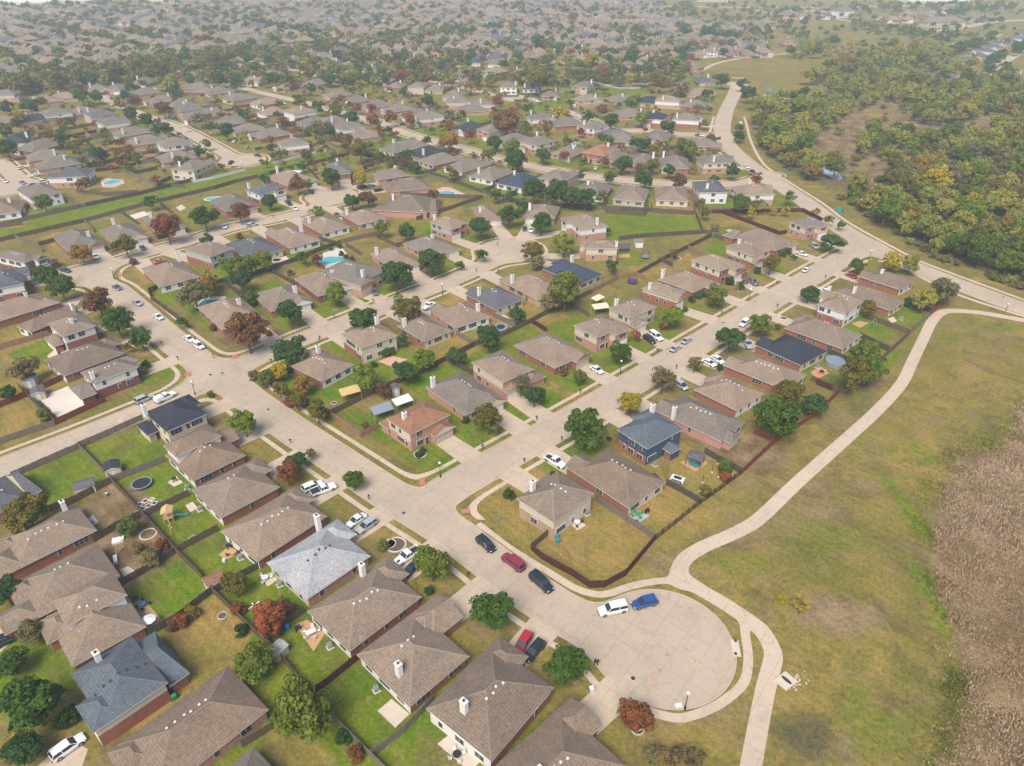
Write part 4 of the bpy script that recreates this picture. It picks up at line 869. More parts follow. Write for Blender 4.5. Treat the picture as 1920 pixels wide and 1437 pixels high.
TREES="""55,1315,118,G;20,1240,60,G;10,1110,55,D;55,1185,50,T;40,1405,75,D;475,1237,76,W;566,1332,126,W;505,1157,68,R;440,1097,52,O;810,1057,72,W;922,1142,84,G;1062,1245,86,G;1192,1340,74,R;240,985,42,W;48,960,80,O;280,1045,40,T;88,517,46,D;113,538,50,G
182,565,60,P;219,602,58,G;263,635,42,G;240,651,20,P;44,690,56,T;152,475,38,A;234,459,42,O;363,548,60,T;392,523,40,V;342,605,24,G;15,737,30,D;461,617,82,P;543,584,60,D;630,550,46,L;451,525,48,D;457,496,44,W;493,488,42,L;430,502,38,L;390,536,40,A;468,557,32,G;568,484,28,G;546,515,20,P;593,484,28,P
741,513,62,D;762,577,58,O;681,598,52,D;541,657,62,D;683,707,56,L;756,638,24,G;762,697,48,D;795,672,46,L;497,707,36,W;524,695,36,Y;568,722,42,A;524,728,34,O;718,730,36,P;457,792,52,L;555,862,42,D;538,885,46,R;583,852,22,O;663,900,40,G;595,770,48,O;558,752,34,O;685,800,18,P
856,667,40,D;917,634,50,D;969,590,34,D;1060,543,72,W;1033,565,38,T;806,490,52,D;904,479,26,D;862,498,18,G;998,469,42,O;1008,490,30,T;1058,454,48,V;977,722,40,T;1002,742,42,D;1088,705,34,W;915,784,60,O;1095,799,86,G;1181,752,46,Y;1460,778,96,G;1525,757,50,D;1480,732,62,O
1259,592,46,L;1342,555,42,W;1391,534,20,D;1445,494,36,O;1489,483,14,G;1427,605,46,W;1369,634,54,D;1303,682,32,B;1244,709,52,B;1518,548,38,D;1263,477,20,P;1192,630,20,R;1163,659,46,G;1148,500,26,D;1459,614,14,G
1674,490,36,Y;1708,495,36,V;1770,542,56,T;1737,559,48,V;1608,498,32,G;1631,578,34,O;1620,663,62,W;1603,701,68,O;1635,692,60,W;1562,450,44,D;1704,563,16,D
157,346,26,P;81,377,38,W;184,287,34,D;284,379,28,D;311,423,52,R;382,406,48,G;388,448,32,D;244,212,30,D;273,223,34,G;307,239,36,D;12,279,36,G;117,264,28,D;92,254,22,P;33,233,28,D;35,219,28,A;10,244,30,W;133,227,18,D;376,285,24,D;386,271,20,O;372,225,28,T;292,338,18,R;236,310,18,R;77,239,18,D
449,398,38,P;505,377,32,D;557,346,34,P;575,346,22,W;620,333,40,D;674,333,30,Y;676,281,42,O;595,400,28,L;660,377,34,D;689,369,34,P;564,312,22,D;497,333,22,D;532,287,18,W;637,260,26,O;618,246,30,D;597,237,24,T;733,219,28,R;699,226,24,R;766,223,26,R;658,219,32,D;727,244,20,D;424,246,30,D;397,239,26,D;534,231,22,P;459,217,24,D;716,429,32,W;762,432,36,D;449,446,14,P;729,392,14,D;630,210,26,W
762,292,26,G;841,262,38,A;843,240,22,R;881,256,22,R;927,267,30,D;950,223,60,P;985,244,28,W;960,273,34,W;967,300,44,D;971,315,24,P;916,294,28,O;1019,290,32,D;1050,214,30,Y;1104,219,28,D;1146,225,32,D;1129,208,24,P;1130,260,22,D;1144,264,20,W;1063,264,18,W;1092,306,26,W;1084,329,24,D;1144,333,28,D;1002,358,46,D;1040,362,52,D;1072,366,48,D;1098,372,40,D;960,363,26,D;927,365,28,D;1127,369,26,T;956,402,44,D;1015,417,42,D;900,425,46,D;852,329,24,O;977,384,28,D;1138,434,16,D;812,367,22,P;781,321,24,D;766,294,22,D;800,265,20,D
1171,304,40,D;1203,269,34,D;1222,312,28,W;1209,335,36,D;1255,319,30,D;1274,340,34,P;1294,279,38,W;1280,271,32,W;1253,237,32,D;1203,219,32,L;1374,321,30,D;1416,335,26,R;1340,338,22,D;1390,381,36,W;1482,371,28,W;1315,379,18,W;1322,400,24,O;1410,400,20,Y;1451,396,15,Y;1474,396,17,Y;1422,386,28,T;1386,256,22,D;1386,239,16,T;1530,398,16,A;1320,233,18,W;1554,413,20,O;1578,423,18,W
1111,112,32,Y;1130,137,26,R;1012,147,54,O;1157,122,26,L;1240,122,26,O;1217,129,24,D;1182,109,30,D;1240,157,28,P;1282,164,28,T;1277,179,24,D;1355,147,32,D;1402,174,32,D;1392,158,22,D;1325,177,22,D;1187,192,34,W;1285,97,26,D;1294,109,14,R;1070,194,16,D;990,204,22,D;970,109,20,D;1002,119,18,D;1030,124,16,D;1010,77,30,D;1075,34,18,R;1325,59,30,D;1357,99,20,D;1386,255,20,D
582,134,24,T;550,164,26,P;582,167,22,D;567,187,26,W;597,202,26,D;630,200,30,O;677,164,26,V;700,169,22,Y;687,147,24,D;780,122,26,P;750,132,20,D;697,107,28,O;720,127,20,A;667,97,32,W;635,102,26,D;500,112,22,W;757,102,24,D;835,112,18,Y;862,112,16,D;885,102,18,D;842,157,16,R;882,164,24,A;932,192,26,R;637,187,16,R;670,202,20,R;697,206,20,R;800,187,28,D
40,150,40,W;75,132,30,O;110,152,36,O;150,142,34,T;185,132,30,W;150,177,34,G;178,180,26,D;55,197,34,D;80,192,22,O;10,202,28,D;235,180,22,D;252,190,24,P;215,132,34,O;250,122,32,O;300,127,38,O;320,157,36,V;245,162,24,D;408,147,30,D;443,157,28,D;425,137,20,D;330,177,20,D;470,127,22,O;400,112,38,O;345,107,30,D;305,202,34,P;1250,1412,60,B;1386,241,16,D;1487,178,18,T;1503,176,20,D;1510,172,22,D;1537,195,18,D;1530,172,8,R;1458,182,10,P"""
trees=[]
for s in TREES.replace('\n',';').split(';'):
    a,b_,c,k=s.split(','); trees.append((float(a),float(b_),float(c)*1.12,k,None))
def inpix(poly,x,y): return bool(inpoly(np.array([[x]]),np.array([[y]]),poly)[0,0])
# woodland on the right and dense belts: crowns scattered on the ground plan
WOOD=[((1400,205),(1430,180),(1500,170),(1560,120),(1470,110),(1500,88),(1720,82),(1800,130),(1930,150),(1930,560),(1850,525),(1740,480),(1650,425),(1560,365),(1480,320),(1425,280)),]
MARSH=[((1522,257),(1583,224),(1631,202),(1653,191),(1686,202),(1719,235),(1785,240),(1873,213),(1925,246),(1829,268),(1763,279),(1675,257),(1610,257),(1605,290),(1653,301),(1686,323),(1722,330),(1697,347),(1631,364),(1612,350),(1590,345),(1561,345),(1535,330),(1520,279)),((1518,283),(1588,283),(1592,374),(1524,372)),((1395,165),(1450,165),(1560,160),(1555,195),(1440,200),(1400,205)),((1540,295),(1565,295),(1570,350),(1545,345)),((1690,330),(1740,345),(1770,360),(1735,365),(1700,350)),((1650,172),(1850,135),(1930,105),(1930,165),(1760,160))]
rw=random.Random(11); wood=[]; tries=0
for row in range(9000):
    px=rw.uniform(1395,1935); py=80+ (570-80)*rw.random()**.8
    if not any(inpix(p,px,py) for p in WOOD): continue
    if any(inpix(p,px,py) for p in MARSH) and rw.random()<.985: continue
    x,y=G(px,py)
    if math.sin(x*.045+1.3*math.sin(y*.031))*math.sin(y*.038+x*.011)>.22 and rw.random()<.88: continue
    rr=rw.uniform(3.6,7.6)
    if rw.random()<.22: rr*=.55
    _,dr=nearest_road(x,y)
    if dr<17: continue
    if any((x-a)**2+(y-b_)**2<(.66*(rr+c))**2 for a,b_,c,_ in wood): continue
    wood.append((x,y,rr,rw.choice('WVVLLVVVVOTGWVVV' if rw.random()<.94 else 'YA')))
for row in range(5200):
    px=rw.uniform(1395,1935); py=85+(575-85)*rw.random()**.8
    if not any(inpix(p,px,py) for p in WOOD): continue
    if any(inpix(p,px,py) for p in MARSH) and rw.random()<.93: continue
    x,y=G(px,py); rr=rw.uniform(1.3,2.7)
    if nearest_road(x,y)[1]<14 or any((x-a)**2+(y-b_)**2<(.6*(rr+c))**2 for a,b_,c,_ in wood): continue
    wood.append((x,y,rr,rw.choice('VTOWTBVLTT')))
for x,y,rr,k in wood:
    px,py=project(x,y,rr*.8); trees.append((px,py,2*rr*F_PX/depth(x,y,rr),k,(x,y,rr,'bush' if rr<3.2 else 'round',True)))
# far trees
rf_=random.Random(3)
BELTS=[((0,165),(190,140),30,'OWTDOV',46),((190,140),(330,118),28,'OWOVDO',30),((330,118),(500,100),28,'OWTDVO',34),((500,100),(700,82),24,'WOVDTO',46),((700,82),(830,58),22,'OWVWD',26),((0,110),(120,140),24,'DWDT',14),((60,40),(330,110),18,'WDWDO',40),((330,20),(500,40),20,'DWDT',26),((440,45),(620,62),14,'DWDD',30),((830,60),(960,50),16,'DWOD',18),
 ((150,18),(500,24),18,'DWTD',50),((500,18),(960,14),16,'DWTDO',60),((960,14),(1300,30),15,'DWDT',40),((1130,62),(1430,66),16,'DWDD',36),((1440,20),(1900,8),10,'DWD',50),((1590,45),(1700,58),10,'WTVD',22),((1700,62),(1780,70),12,'WDW',14),((1780,100),(1860,75),8,'DDG',20),((1850,120),(1925,85),10,'DDG',20),((1880,125),(1900,160),10,'DG',8),((0,12),(300,10),16,'DWD',26),((1230,30),(1300,10),10,'WD',12),((1750,25),(1900,15),10,'D',20)]
for a,b_,wd,ks,n in BELTS:
    for i in range(int(n*1.6)):
        t=rf_.random(); px=a[0]+(b_[0]-a[0])*t+rf_.uniform(-6,6); py=a[1]+(b_[1]-a[1])*t+rf_.uniform(-.5,.5)*wd*.8
        x,y=G(px,max(py,1.5),4); rr=rf_.uniform(3.6,6.2); trees.append((px,py,2*rr*F_PX/depth(x,y,rr),rf_.choice(ks),(x,y,rr,'round',False)))
for i in range(3000):
    px=rf_.uniform(0,1440); py=6+150*rf_.random()**1.1
    if px>1290 and py>100: continue
    x,y=G(px,py,4); rr=rf_.uniform(2.6,6.2)
    if any((x-h[0][0])**2+(y-h[0][1])**2<(8+rr*.3)**2 for h in HOUSES) or any((x-f[0])**2+(y-f[1])**2<(5.5+rr*.2)**2 for f in far): continue
    trees.append((px,py,2*rr*F_PX/depth(x,y,rr),rf_.choice('DWWDWTWVOOTVDG' if rf_.random()<.88 else 'YRAPA'),(x,y,rr,'round',False)))
for i in range(220):
    px=rf_.uniform(1430,1925); py=4+80*rf_.random(); x,y=G(px,py,4); rr=rf_.uniform(3,6)
    if any((x-h[0][0])**2+(y-h[0][1])**2<(8+rr*.4)**2 for h in HOUSES) or inpix([(1560,60),(1700,60),(1760,90),(1560,100)],px,py) and rf_.random()<.7: continue
    trees.append((px,py,2*rr*F_PX/depth(x,y,rr),rf_.choice('DDWDVO'),(x,y,rr,'round',False)))
# fill gaps between mid houses
for i in range(1000):
    px=rf_.uniform(0,1340); py=rf_.uniform(140,330)
    x,y=G(px,py); rr=rf_.uniform(1.4,3.4)
    if any((x-h[0][0])**2+(y-h[0][1])**2<(9.5+rr*.7)**2 for h in HOUSES) or sample(D,x,y)<rr+1: continue
    trees.append((px,py,2*rr*F_PX/depth(x,y,rr),rf_.choice('DWWVTOPAR'),(x,y,rr,'round',False)))
trees.sort(key=lambda t:-t[2])
stuff={}; ntree=0
COLR={}
for i,(px,py,dp,k,w) in enumerate(trees):
    rr_=random.Random(i*7+3)
    if w is None:
        x,y=G(px,py,4); Rr=4
        for _ in range(4):
            Rr=dp/2*depth(x,y,Rr)/F_PX; sh='tall' if k in 'YR' and dp<60 else 'round' 
            x,y=G(px,py,SHAPES[sh][1]*Rr*.95)
        if k in 'D' and rr_.random()<.5: sh='flat'; x,y=G(px,py,SHAPES[sh][1]*Rr*.95)
        if px in(1498.0,1250.0): sh='bush'
    else:
        x,y,Rr,sh,_=w
    rot=rr_.uniform(0,6.28); sx=Rr*.93
    if ntree<300:
        lod=0 if dp>40 else 1 if dp>24 else 2
        var=rr_.randrange(7)
        sz='large' if Rr>5.2 else 'small' if Rr<2.8 else 'mid sized'
        nm={'Y':'yellow_tree'}.get(k,'tree')
        o=thing('tree',f"{sz} {KINDNAME[k]} tree {near_ref(px,py)}",'tree',(x,y),rot,'trees of the estate and woodland')
        a=link('crown',proto(sh,lod,var,k),o); b_=link('trunk',trunk(sh,var),o); o.scale=(sx,sx*rr_.uniform(.88,1.08),sx*rr_.uniform(.92,1.08)); ntree+=1
    else: stuff.setdefault((k,bool(w and w[4])),[]).append((x,y,Rr,sh,rot,dp))
Qs=[];Ms=[];kinds=sorted({k for k,_ in stuff})
cache={}
for (k,_),lst in stuff.items():
    for (x,y,Rr,sh,rot,dp) in lst:
        wd_=_ and dp>14; lod=1 if wd_ else 2 if dp>20 else 3; var=int(abs(x*3))%4; key=(sh,lod,var)
        if key not in cache:
            hz,cz=SHAPES[sh]; nl,per,leaf=[0,(30,32,.085),(20,18,.11),(14,8,.17)][lod]; cache[key]=quads_on_lumps(lod*31+var,nl,per,leaf,hz,cz,lump=.36,spread=.74)
        q=cache[key]*Rr; c_,s_=math.cos(rot),math.sin(rot)
        q=np.stack([q[...,0]*c_-q[...,1]*s_+x,q[...,0]*s_+q[...,1]*c_+y,q[...,2]],-1); Qs.append(q); Ms.append(np.full(len(q),kinds.index(k)))
if Qs:
    Q=np.concatenate(Qs); me=mesh_from_quads('distant_trees',Q,None)
    for k in kinds: me.materials.append(MATS['leaf_'+k])
    me.polygons.foreach_set('material_index',np.concatenate(Ms).astype(np.int32)); me.update()
    tag(link('distant_trees',me),'hazy belts of mixed autumn trees between the far rooftops',None,kind='stuff')
# brush and reeds
def tufts(name,label,polys,n,hr,wr,mat,seed,blades=5,fz=1.6):
    r=np.random.default_rng(seed); Q=[]
    for poly in polys:
        W_=[G(*p) for p in poly]; xs=[p[0] for p in W_]; ys=[p[1] for p in W_]
        pts=np.stack([r.uniform(min(xs),max(xs),n),r.uniform(min(ys),max(ys),n)],1); ins=inpoly(pts[:,0],pts[:,1],W_); pts=pts[ins]; pts=pts+r.normal(size=pts.shape)*(fz*(.2+np.abs(np.sin(pts[:,1:2]*.23)*np.sin(pts[:,0:1]*.31+pts[:,1:2]*.07))*1.6))
        for b in range(blades):
            k=len(pts); a=r.uniform(0,2*PI,k); h=r.uniform(*hr,k)*(.55+.9*np.clip(np.sin(pts[:,0]*.35+2*np.sin(pts[:,1]*.21))*np.sin(pts[:,1]*.4+pts[:,0]*.13)+.4,0,1.3)); w=r.uniform(*wr,k); l=r.uniform(.1,.6,k)*h
            c=np.stack([pts[:,0]+r.normal(size=k)*w,pts[:,1]+r.normal(size=k)*w,np.zeros(k)],1); d=np.stack([np.cos(a),np.sin(a),np.zeros(k)],1); e=np.stack([-np.sin(a),np.cos(a),np.zeros(k)],1)*w[:,None]*.5
            up=d*l[:,None]+np.array([0,0,1])*h[:,None]; Q.append(np.stack([c-e,c+e,c+e*.35+up,c-e*.35+up],1))
    return tag(link(name,mesh_from_quads(name,np.concatenate(Q),mat)),label,None,kind='stuff')
def grassmat(name,a,b,c,sc=.12):
    m,nt,bs=nodes(name); p=posn(nt); f=ramp(nt,noise(nt,p,sc,4,.6),.35,.65); g=ramp(nt,noise(nt,p,2.5,2,.8),.3,.7)
    q=mix(nt,f,a,b); q=mix(nt,ramp(nt,noise(nt,p,sc*2.3,5,.7,1.0),.56,.7),q,(.16,.15,.05)); q=mix(nt,g,mix(nt,1.0,q,(.6,.58,.56),'MULTIPLY'),mix(nt,.35,q,c)); nt.links.new(q,bs.inputs['Base Color']); bs.inputs['Roughness'].default_value=.9; bs.inputs['Specular IOR Level'].default_value=.05; MATS[name]=m
grassmat('reed',(.48,.35,.24),(.26,.13,.065),(.56,.43,.28),.02); grassmat('weed',(.12,.17,.02),(.2,.19,.035),(.28,.24,.06),.2); grassmat('brush',(.22,.17,.1),(.28,.2,.13),(.3,.26,.1),.08); grassmat('turf',(.13,.14,.04),(.2,.16,.065),(.25,.2,.08),.08)
tufts('reed_bed','tall dry tan and russet reeds filling the lower right corner',[((1925,745),(1910,795),(1890,835),(1815,870),(1772,925),(1757,1000),(1760,1100),(1797,1180),(1803,1250),(1794,1350),(1763,1450),(2010,1450),(2010,745))],46000,(.08,.5),(.12,.3),'reed',1,5)
tufts('tall_grass','strip of tall green weeds edging the dry reed bed',[((1925,738),(1905,760),(1880,808),(1790,822),(1765,850),(1760,872),(1712,905),(1706,1000),(1732,1085),(1762,1165),(1786,1205),(1797,1180),(1762,1100),(1757,1000),(1775,925),(1815,870),(1890,835),(1910,795)),((1793,1250),(1803,1250),(1796,1350),(1765,1450),(1750,1450),(1778,1350))],22000,(.12,.42),(.09,.22),'weed',2,5)
tufts('brush','low brown brush and dead stems between the woodland trees',[((1400,205),(1560,150),(1720,82),(1930,150),(1930,565),(1850,528),(1740,484),(1650,428),(1560,368),(1480,324),(1425,284))],16000,(.2,.7),(.2,.5),'brush',3,4)
tufts('meadow_grass','rough tufts of olive and tan grass across the open field',[((1300,1040),(1460,985),(1600,850),(1740,690),(1780,600),(1925,612),(1925,740),(1890,800),(1780,825),(1750,870),(1705,905),(1700,1000),(1760,1180),(1790,1250),(1745,1450),(1430,1450),(1465,1230),(1370,1120))],16000,(.04,.14),(.1,.25),'turf',4,3)
# ------------------------------------------------------------------ vehicles
def loft(mb,st,mat,smooth=False,nside=None):
    """st: list of (x, [(y,z)...]) closed rings"""
    n=len(st[0][1]); k=mb.mi(mat); b=len(mb.v)
    for x,ring in st: mb.v+=[(x,y,z) for y,z in ring]
    for i in range(len(st)-1):
        for j in range(n): mb.f.append((b+i*n+j,b+i*n+(j+1)%n,b+(i+1)*n+(j+1)%n,b+(i+1)*n+j)[::-1]); mb.m.append(k)
    mb.f.append(tuple(b+j for j in range(n))); mb.m.append(k); mb.f.append(tuple(b+(len(st)-1)*n+j for j in range(n))[::-1]); mb.m.append(k)
def ring(w,z0,z1,r=.12): return [(-w,z0),(-w-.03,(z0+z1)/2),(-w,z1-r),(-w+r*1.2,z1),(w-r*1.2,z1),(w,z1-r),(w+.03,(z0+z1)/2),(w,z0)]
CARM={}
def car_meshes(t):
    if t in CARM: return CARM[t]
    L=dict(sedan=4.75,suv=4.95,bigsuv=5.55,pickup=5.8,van=5.1)[t]; W=dict(sedan=.88,suv=.93,bigsuv=.99,pickup=.99,van=.97)[t]; h=L/2
    body=MB(); z0=.32; belt={'sedan':.92,'suv':1.05,'bigsuv':1.15,'pickup':1.15,'van':1.05}[t]; top={'sedan':1.42,'suv':1.7,'bigsuv':1.88,'pickup':1.85,'van':1.76}[t]
    hood=belt-.08
    if t=='pickup':
        loft(body,[(-h+2.05,ring(W,z0,belt)),(.95,ring(W,z0,belt)),(1.1,ring(W,z0,hood)),(h-.25,ring(W*.95,z0,hood-.1)),(h,ring(W*.85,z0+.08,hood-.25))],'paint_white')
        for s in (-1,1): body.box(-h+.06,-h+2.1,s*W-(.12 if s>0 else 0),s*W+(.12 if s<0 else 0),.55,belt-.02,'paint_white')
        body.box(-h,-h+.14,-W,W,.5,belt-.03,'paint_white'); body.box(-h+.1,-h+2.08,-W+.1,W-.1,.45,.68,'paint_white')
        cab=(-h+2.12,-h+2.4,.55,1.2)
    else:
        bk={'sedan':hood,'suv':belt,'bigsuv':belt,'van':belt}[t]
        loft(body,[(-h,ring(W*.86,z0+.1,bk-.12)),(-h+.22,ring(W*.97,z0,bk-.02)),(-.9,ring(W,z0,belt)),(.8,ring(W,z0,belt)),(1.15 if t!='van' else 1.5,ring(W,z0,hood)),(h-.3,ring(W*.95,z0,hood-.12)),(h,ring(W*.8,z0+.08,hood-.3))],'paint_white')
        cab={'sedan':(-h+.75,-h+1.45,.25,1.15),'suv':(-h+.1,-h+.45,.35,1.2),'bigsuv':(-h+.08,-h+.3,.6,1.35),'van':(-h+.08,-h+.4,.7,1.75)}[t]
    x0,x1,x2,x3=cab; wt=W*.78; wb=W*.95
    gl=MB(); 
    P8=[(x0,-wb,belt-.02),(x3,-wb,belt-.02),(x3,wb,belt-.02),(x0,wb,belt-.02),(x1,-wt,top-.06),(x2,-wt,top-.06),(x2,wt,top-.06),(x1,wt,top-.06)]
    gl.quadpts(P8,[(0,1,5,4),(1,2,6,5),(2,3,7,6),(3,0,4,7),(4,5,6,7)],'glass_car')
    loft(body,[(x1-.06,ring(wt+.01,top-.07,top-.03,.03)),(x1+.2,ring(wt+.03,top-.07,top,.05)),(x2-.2,ring(wt+.03,top-.07,top,.05)),(x2+.05,ring(wt+.01,top-.07,top-.03,.03))],'paint_white')
    # pillars
    for s in (-1,1):
        for (a,b) in (((x0-.02,s*(wb+.012),belt-.03),(x1-.02,s*(wt+.02),top-.05)),((x3+.02,s*(wb+.005),belt-.03),(x2+.02,s*(wt+.015),top-.05)),(((x0+x3)/2-.2,s*(wb+.012),belt-.03),((x1+x2)/2-.2,s*(wt+.02),top-.05))):
            body.tube([a,b],.05,'paint_white',5)
    wh=MB(); r=.34 if t in('sedan',) else .4
    wh.tube([(0,-.12,0),(0,.12,0)],r,'rubber',14); rim=MB(); rim.tube([(0,-.135,0),(0,.135,0)],r*.6,'rim',10)
    hl=MB(); hl.box(-.06,.06,-.17,.17,-.08,.08,'lamp_glass',taper=.02); tl=MB(); tl.box(-.04,.04,-.1,.1,-.14,.14,'tail_red')
    bp=MB(); bp.box(-.1,.1,-W*.8,W*.8,-.12,.1,'rubber',taper=.03)
    CARM[t]=(body.mesh('body'),gl.mesh('windows'),wh.mesh('tyre'),rim.mesh('rim'),hl.mesh('headlight'),tl.mesh('tail_light'),bp.mesh('bumper'),h,W,r,hood); return CARM[t]
def car(px,py,qx,qy,t,col,label,extra=None):
    x,y=G(px,py,.8); a,b=G(qx,qy,.8); rz=math.atan2(b-y,a-x)
    bm,gm,tm,rm,hm,tlm,bpm,h,W,r,hood=car_meshes(t)
    T=thing('pickup_truck' if t=='pickup' else 'car',label or f"{dict(ltblue='light blue',navy='navy blue').get(col,col)} {dict(sedan='sedan',suv='estate car',bigsuv='large wagon',pickup='pickup',van='minivan')[t]} {near_ref(px,py)}",'car' if t!='pickup' else 'pickup',(x,y,.03),rz,'cars of the estate')
    o=link('body',bm,T); o.material_slots[0].link='OBJECT'; o.material_slots[0].material=MATS['paint_'+col]
    link('windows',gm,T); link('bumper',bpm,T,(h-.05,0,.42)); link('bumper',bpm,T,(-h+.05,0,.42))
    for sx in (-1,1):
        for sy in (-1,1):
            w=link('wheel',tm,T,(sx*(h-.95),sy*(W-.08),r)); link('rim',rm,w)
    for s in (-1,1):
        link('headlight',hm,T,(h-.07,s*W*.66,hood-.28)); link('tail_light',tlm,T,(-h+.03 if t!='pickup' else -h-.01,s*W*.84,.82))
    if extra:
        m=MB()
        if extra=='cover': m.box(-h+.08,-h+2.06,-W+.04,W-.04,1.08,1.16,'mat_black')
        if extra=='bed': m.box(-h+.16,-h+2.04,-W+.14,W-.14,.69,.72,'mat_black')
        if extra=='topper': m.box(-h+.02,-h+2.1,-W+.02,W-.02,1.13,1.85,'paint_white',taper=.1)
        if extra=='rack':
            for xx in (-1.5,-.7,.1): m.box(xx,xx+.08,-.75,.75,1.75,1.8,'steel')
        m.build({'cover':'bed_cover','bed':'bed_liner','topper':'bed_topper','rack':'roof_rack'}[extra],T)
    return T
CARS=[(911,1019,925,1031,'suv','black','black parked car nearest the corner on the main street'),(962,1053,945,1040,'bigsuv','maroon','dark red wagon parked between two black cars'),(1015,1091,1030,1104,'bigsuv','black','black wagon parked below the dark red one'),
(1149,1141,1130,1145,'bigsuv','white','white and silver wagon parked in the turning circle'),(1209,1129,1190,1134,'suv','blue','blue car parked in the turning circle'),(981,1205,974,1216,'suv','red','bright red car on the driveway under the brown roof'),(1002,1219,993,1229,'suv','black','dark car beside the bright red car'),
(126,1400,140,1390,'suv','white','white car on the driveway at lower left'),(12,1198,26,1192,'suv','black','black car cut by the left edge'),(606,917,622,911,'pickup','white','white pickup with black bed cover on a driveway','cover'),(586,911,600,905,'suv','white','white car half hidden behind the pickup with black bed cover'),
(668,974,656,982,'sedan','white','white sedan next to the silver car with roof rack'),(687,985,674,994,'suv','silver','silver car with roof rack on the pale driveway','rack'),(764,1041,750,1050,'pickup','white','white pickup with open bed beside the street tree','bed'),(771,1066,762,1074,'sedan','navy','dark sedan half hidden by the street tree'),
(1041,864,1053,871,'pickup','white','white single pickup on the driveway off the right street','bed'),(270,747,284,741,'suv','silver','silver car parked on the side street'),(310,744,322,738,'pickup','white','white truck with box top on the side street','topper'),
(219,538,226,542,'sedan','grey','dark grey sedan at the upper left bend'),(257,567,264,571,'sedan','silver','grey sedan parked mid block on the left street'),(296,593,304,597,'sedan','white','white sedan parked alone on the left street'),(354,634,362,639,'sedan','white','front white sedan of the pair on the left street'),(372,647,380,652,'suv','white','white car behind the sedan on the left street'),
(122,506,134,509,'sedan','navy','navy car before the dark brick house at left'),(179,480,184,485,'sedan','white','white car beside the orange tree'),(267,464,272,470,'sedan','blue','blue car beside the rust bush'),(299,489,306,487,'sedan','rose','rose coloured car half hidden behind a roof'),
(702,547,706,553,'suv','grey','grey car on the driveway of the tan brick house'),(804,573,812,568,'pickup','white','white truck behind the roof on the middle street'),(984,428,983,434,'sedan','navy','blue car on the driveway above the central circle'),(996,430,995,436,'sedan','white','white car on the driveway above the central circle'),
(1218,636,1227,642,'suv','black','black car beside the white wagon on a shared driveway'),(1230,630,1239,636,'bigsuv','white','white wagon on a shared driveway'),(1267,652,1276,646,'sedan','silver','rear silver sedan of the kerbside pair'),(1288,637,1296,631,'sedan','silver','front silver sedan of the kerbside pair'),(1119,692,1127,697,'sedan','white','white sedan on the bright new driveway'),
(1396,605,1388,611,'suv','white','white car parked beside the light green tree'),(1411,528,1419,533,'pickup','grey','grey pickup with open bed by the brick porch','bed'),(1330,679,1339,684,'sedan','white','lower white sedan of two side by side'),(1346,673,1354,678,'sedan','white','upper white sedan of two side by side'),(1276,721,1285,727,'van','silver','silver minivan by the bare tree'),
(1402,644,1407,652,'pickup','silver','silver pickup beside the black roof','bed'),(1504,475,1512,478,'sedan','white','white sedan on the driveway with hedge'),(1527,461,1534,466,'suv','silver','silver car on the driveway near the right junction'),(1512,505,1519,500,'sedan','white','white sedan driving up the right street'),(1596,516,1588,512,'sedan','red','red car on the driveway at the right junction'),(1547,544,1540,540,'sedan','white','white car behind the street tree at right'),
(1400,312,1408,317,'sedan','white','white car parked on the upper curving road'),(1411,321,1417,325,'sedan','black','dark car behind the white one on the upper road'),(419,424,425,428,'sedan','white',None),(473,421,482,419,'suv','silver',None),(541,380,548,386,'pickup','black',None,'bed'),(553,390,559,395,'sedan','white',None),(584,359,588,363,'sedan','navy',None),
(483,291,491,293,'sedan','black',None),(463,276,471,272,'sedan','silver',None),(485,278,494,275,'suv','black',None),(439,265,445,261,'sedan','white',None),(40,314,50,311,'sedan','white',None),(68,327,78,325,'sedan','white',None),(82,340,92,338,'suv','white',None),(9,339,14,342,'sedan','white',None),(42,342,48,344,'sedan','ltblue',None),(62,346,72,343,'sedan','black',None),
(33,396,37,402,'suv','white',None),(353,245,361,244,'sedan','white',None),(679,350,689,347,'bigsuv','navy',None),(696,348,706,345,'sedan','ltblue',None),(710,356,721,353,'suv','black',None),(632,402,638,406,'sedan','grey',None),(782,238,791,236,'sedan','white',None),(862,282,868,285,'sedan','grey',None),(1117,315,1119,309,'sedan','white',None),(1313,253,1322,255,'sedan','white',None),
(755,232,763,229,'sedan','black',None),(1002,187,1012,188,'suv','white',None),(1009,190,1019,190,'sedan','white',None),(1112,146,1120,143,'sedan','white',None),(1142,150,1150,147,'sedan','black',None),(1168,157,1176,155,'sedan','black',None),(365,238,372,240,'sedan','blue',None),(316,217,322,221,'sedan','silver',None),(329,222,336,225,'sedan','navy',None),(291,166,297,168,'sedan','white',None),(387,144,394,144,'sedan','black',None),(1087,205,1092,208,'sedan','white',None),(1084,211,1090,213,'sedan','silver',None),(764,132,770,136,'sedan','white',None),(793,148,798,150,'suv','black',None),(546,122,553,124,'sedan','silver',None),(532,194,540,196,'sedan','white',None),(949,178,956,176,'sedan','black',None),(915,176,921,177,'sedan','white',None)]
for c in CARS: car(*c)
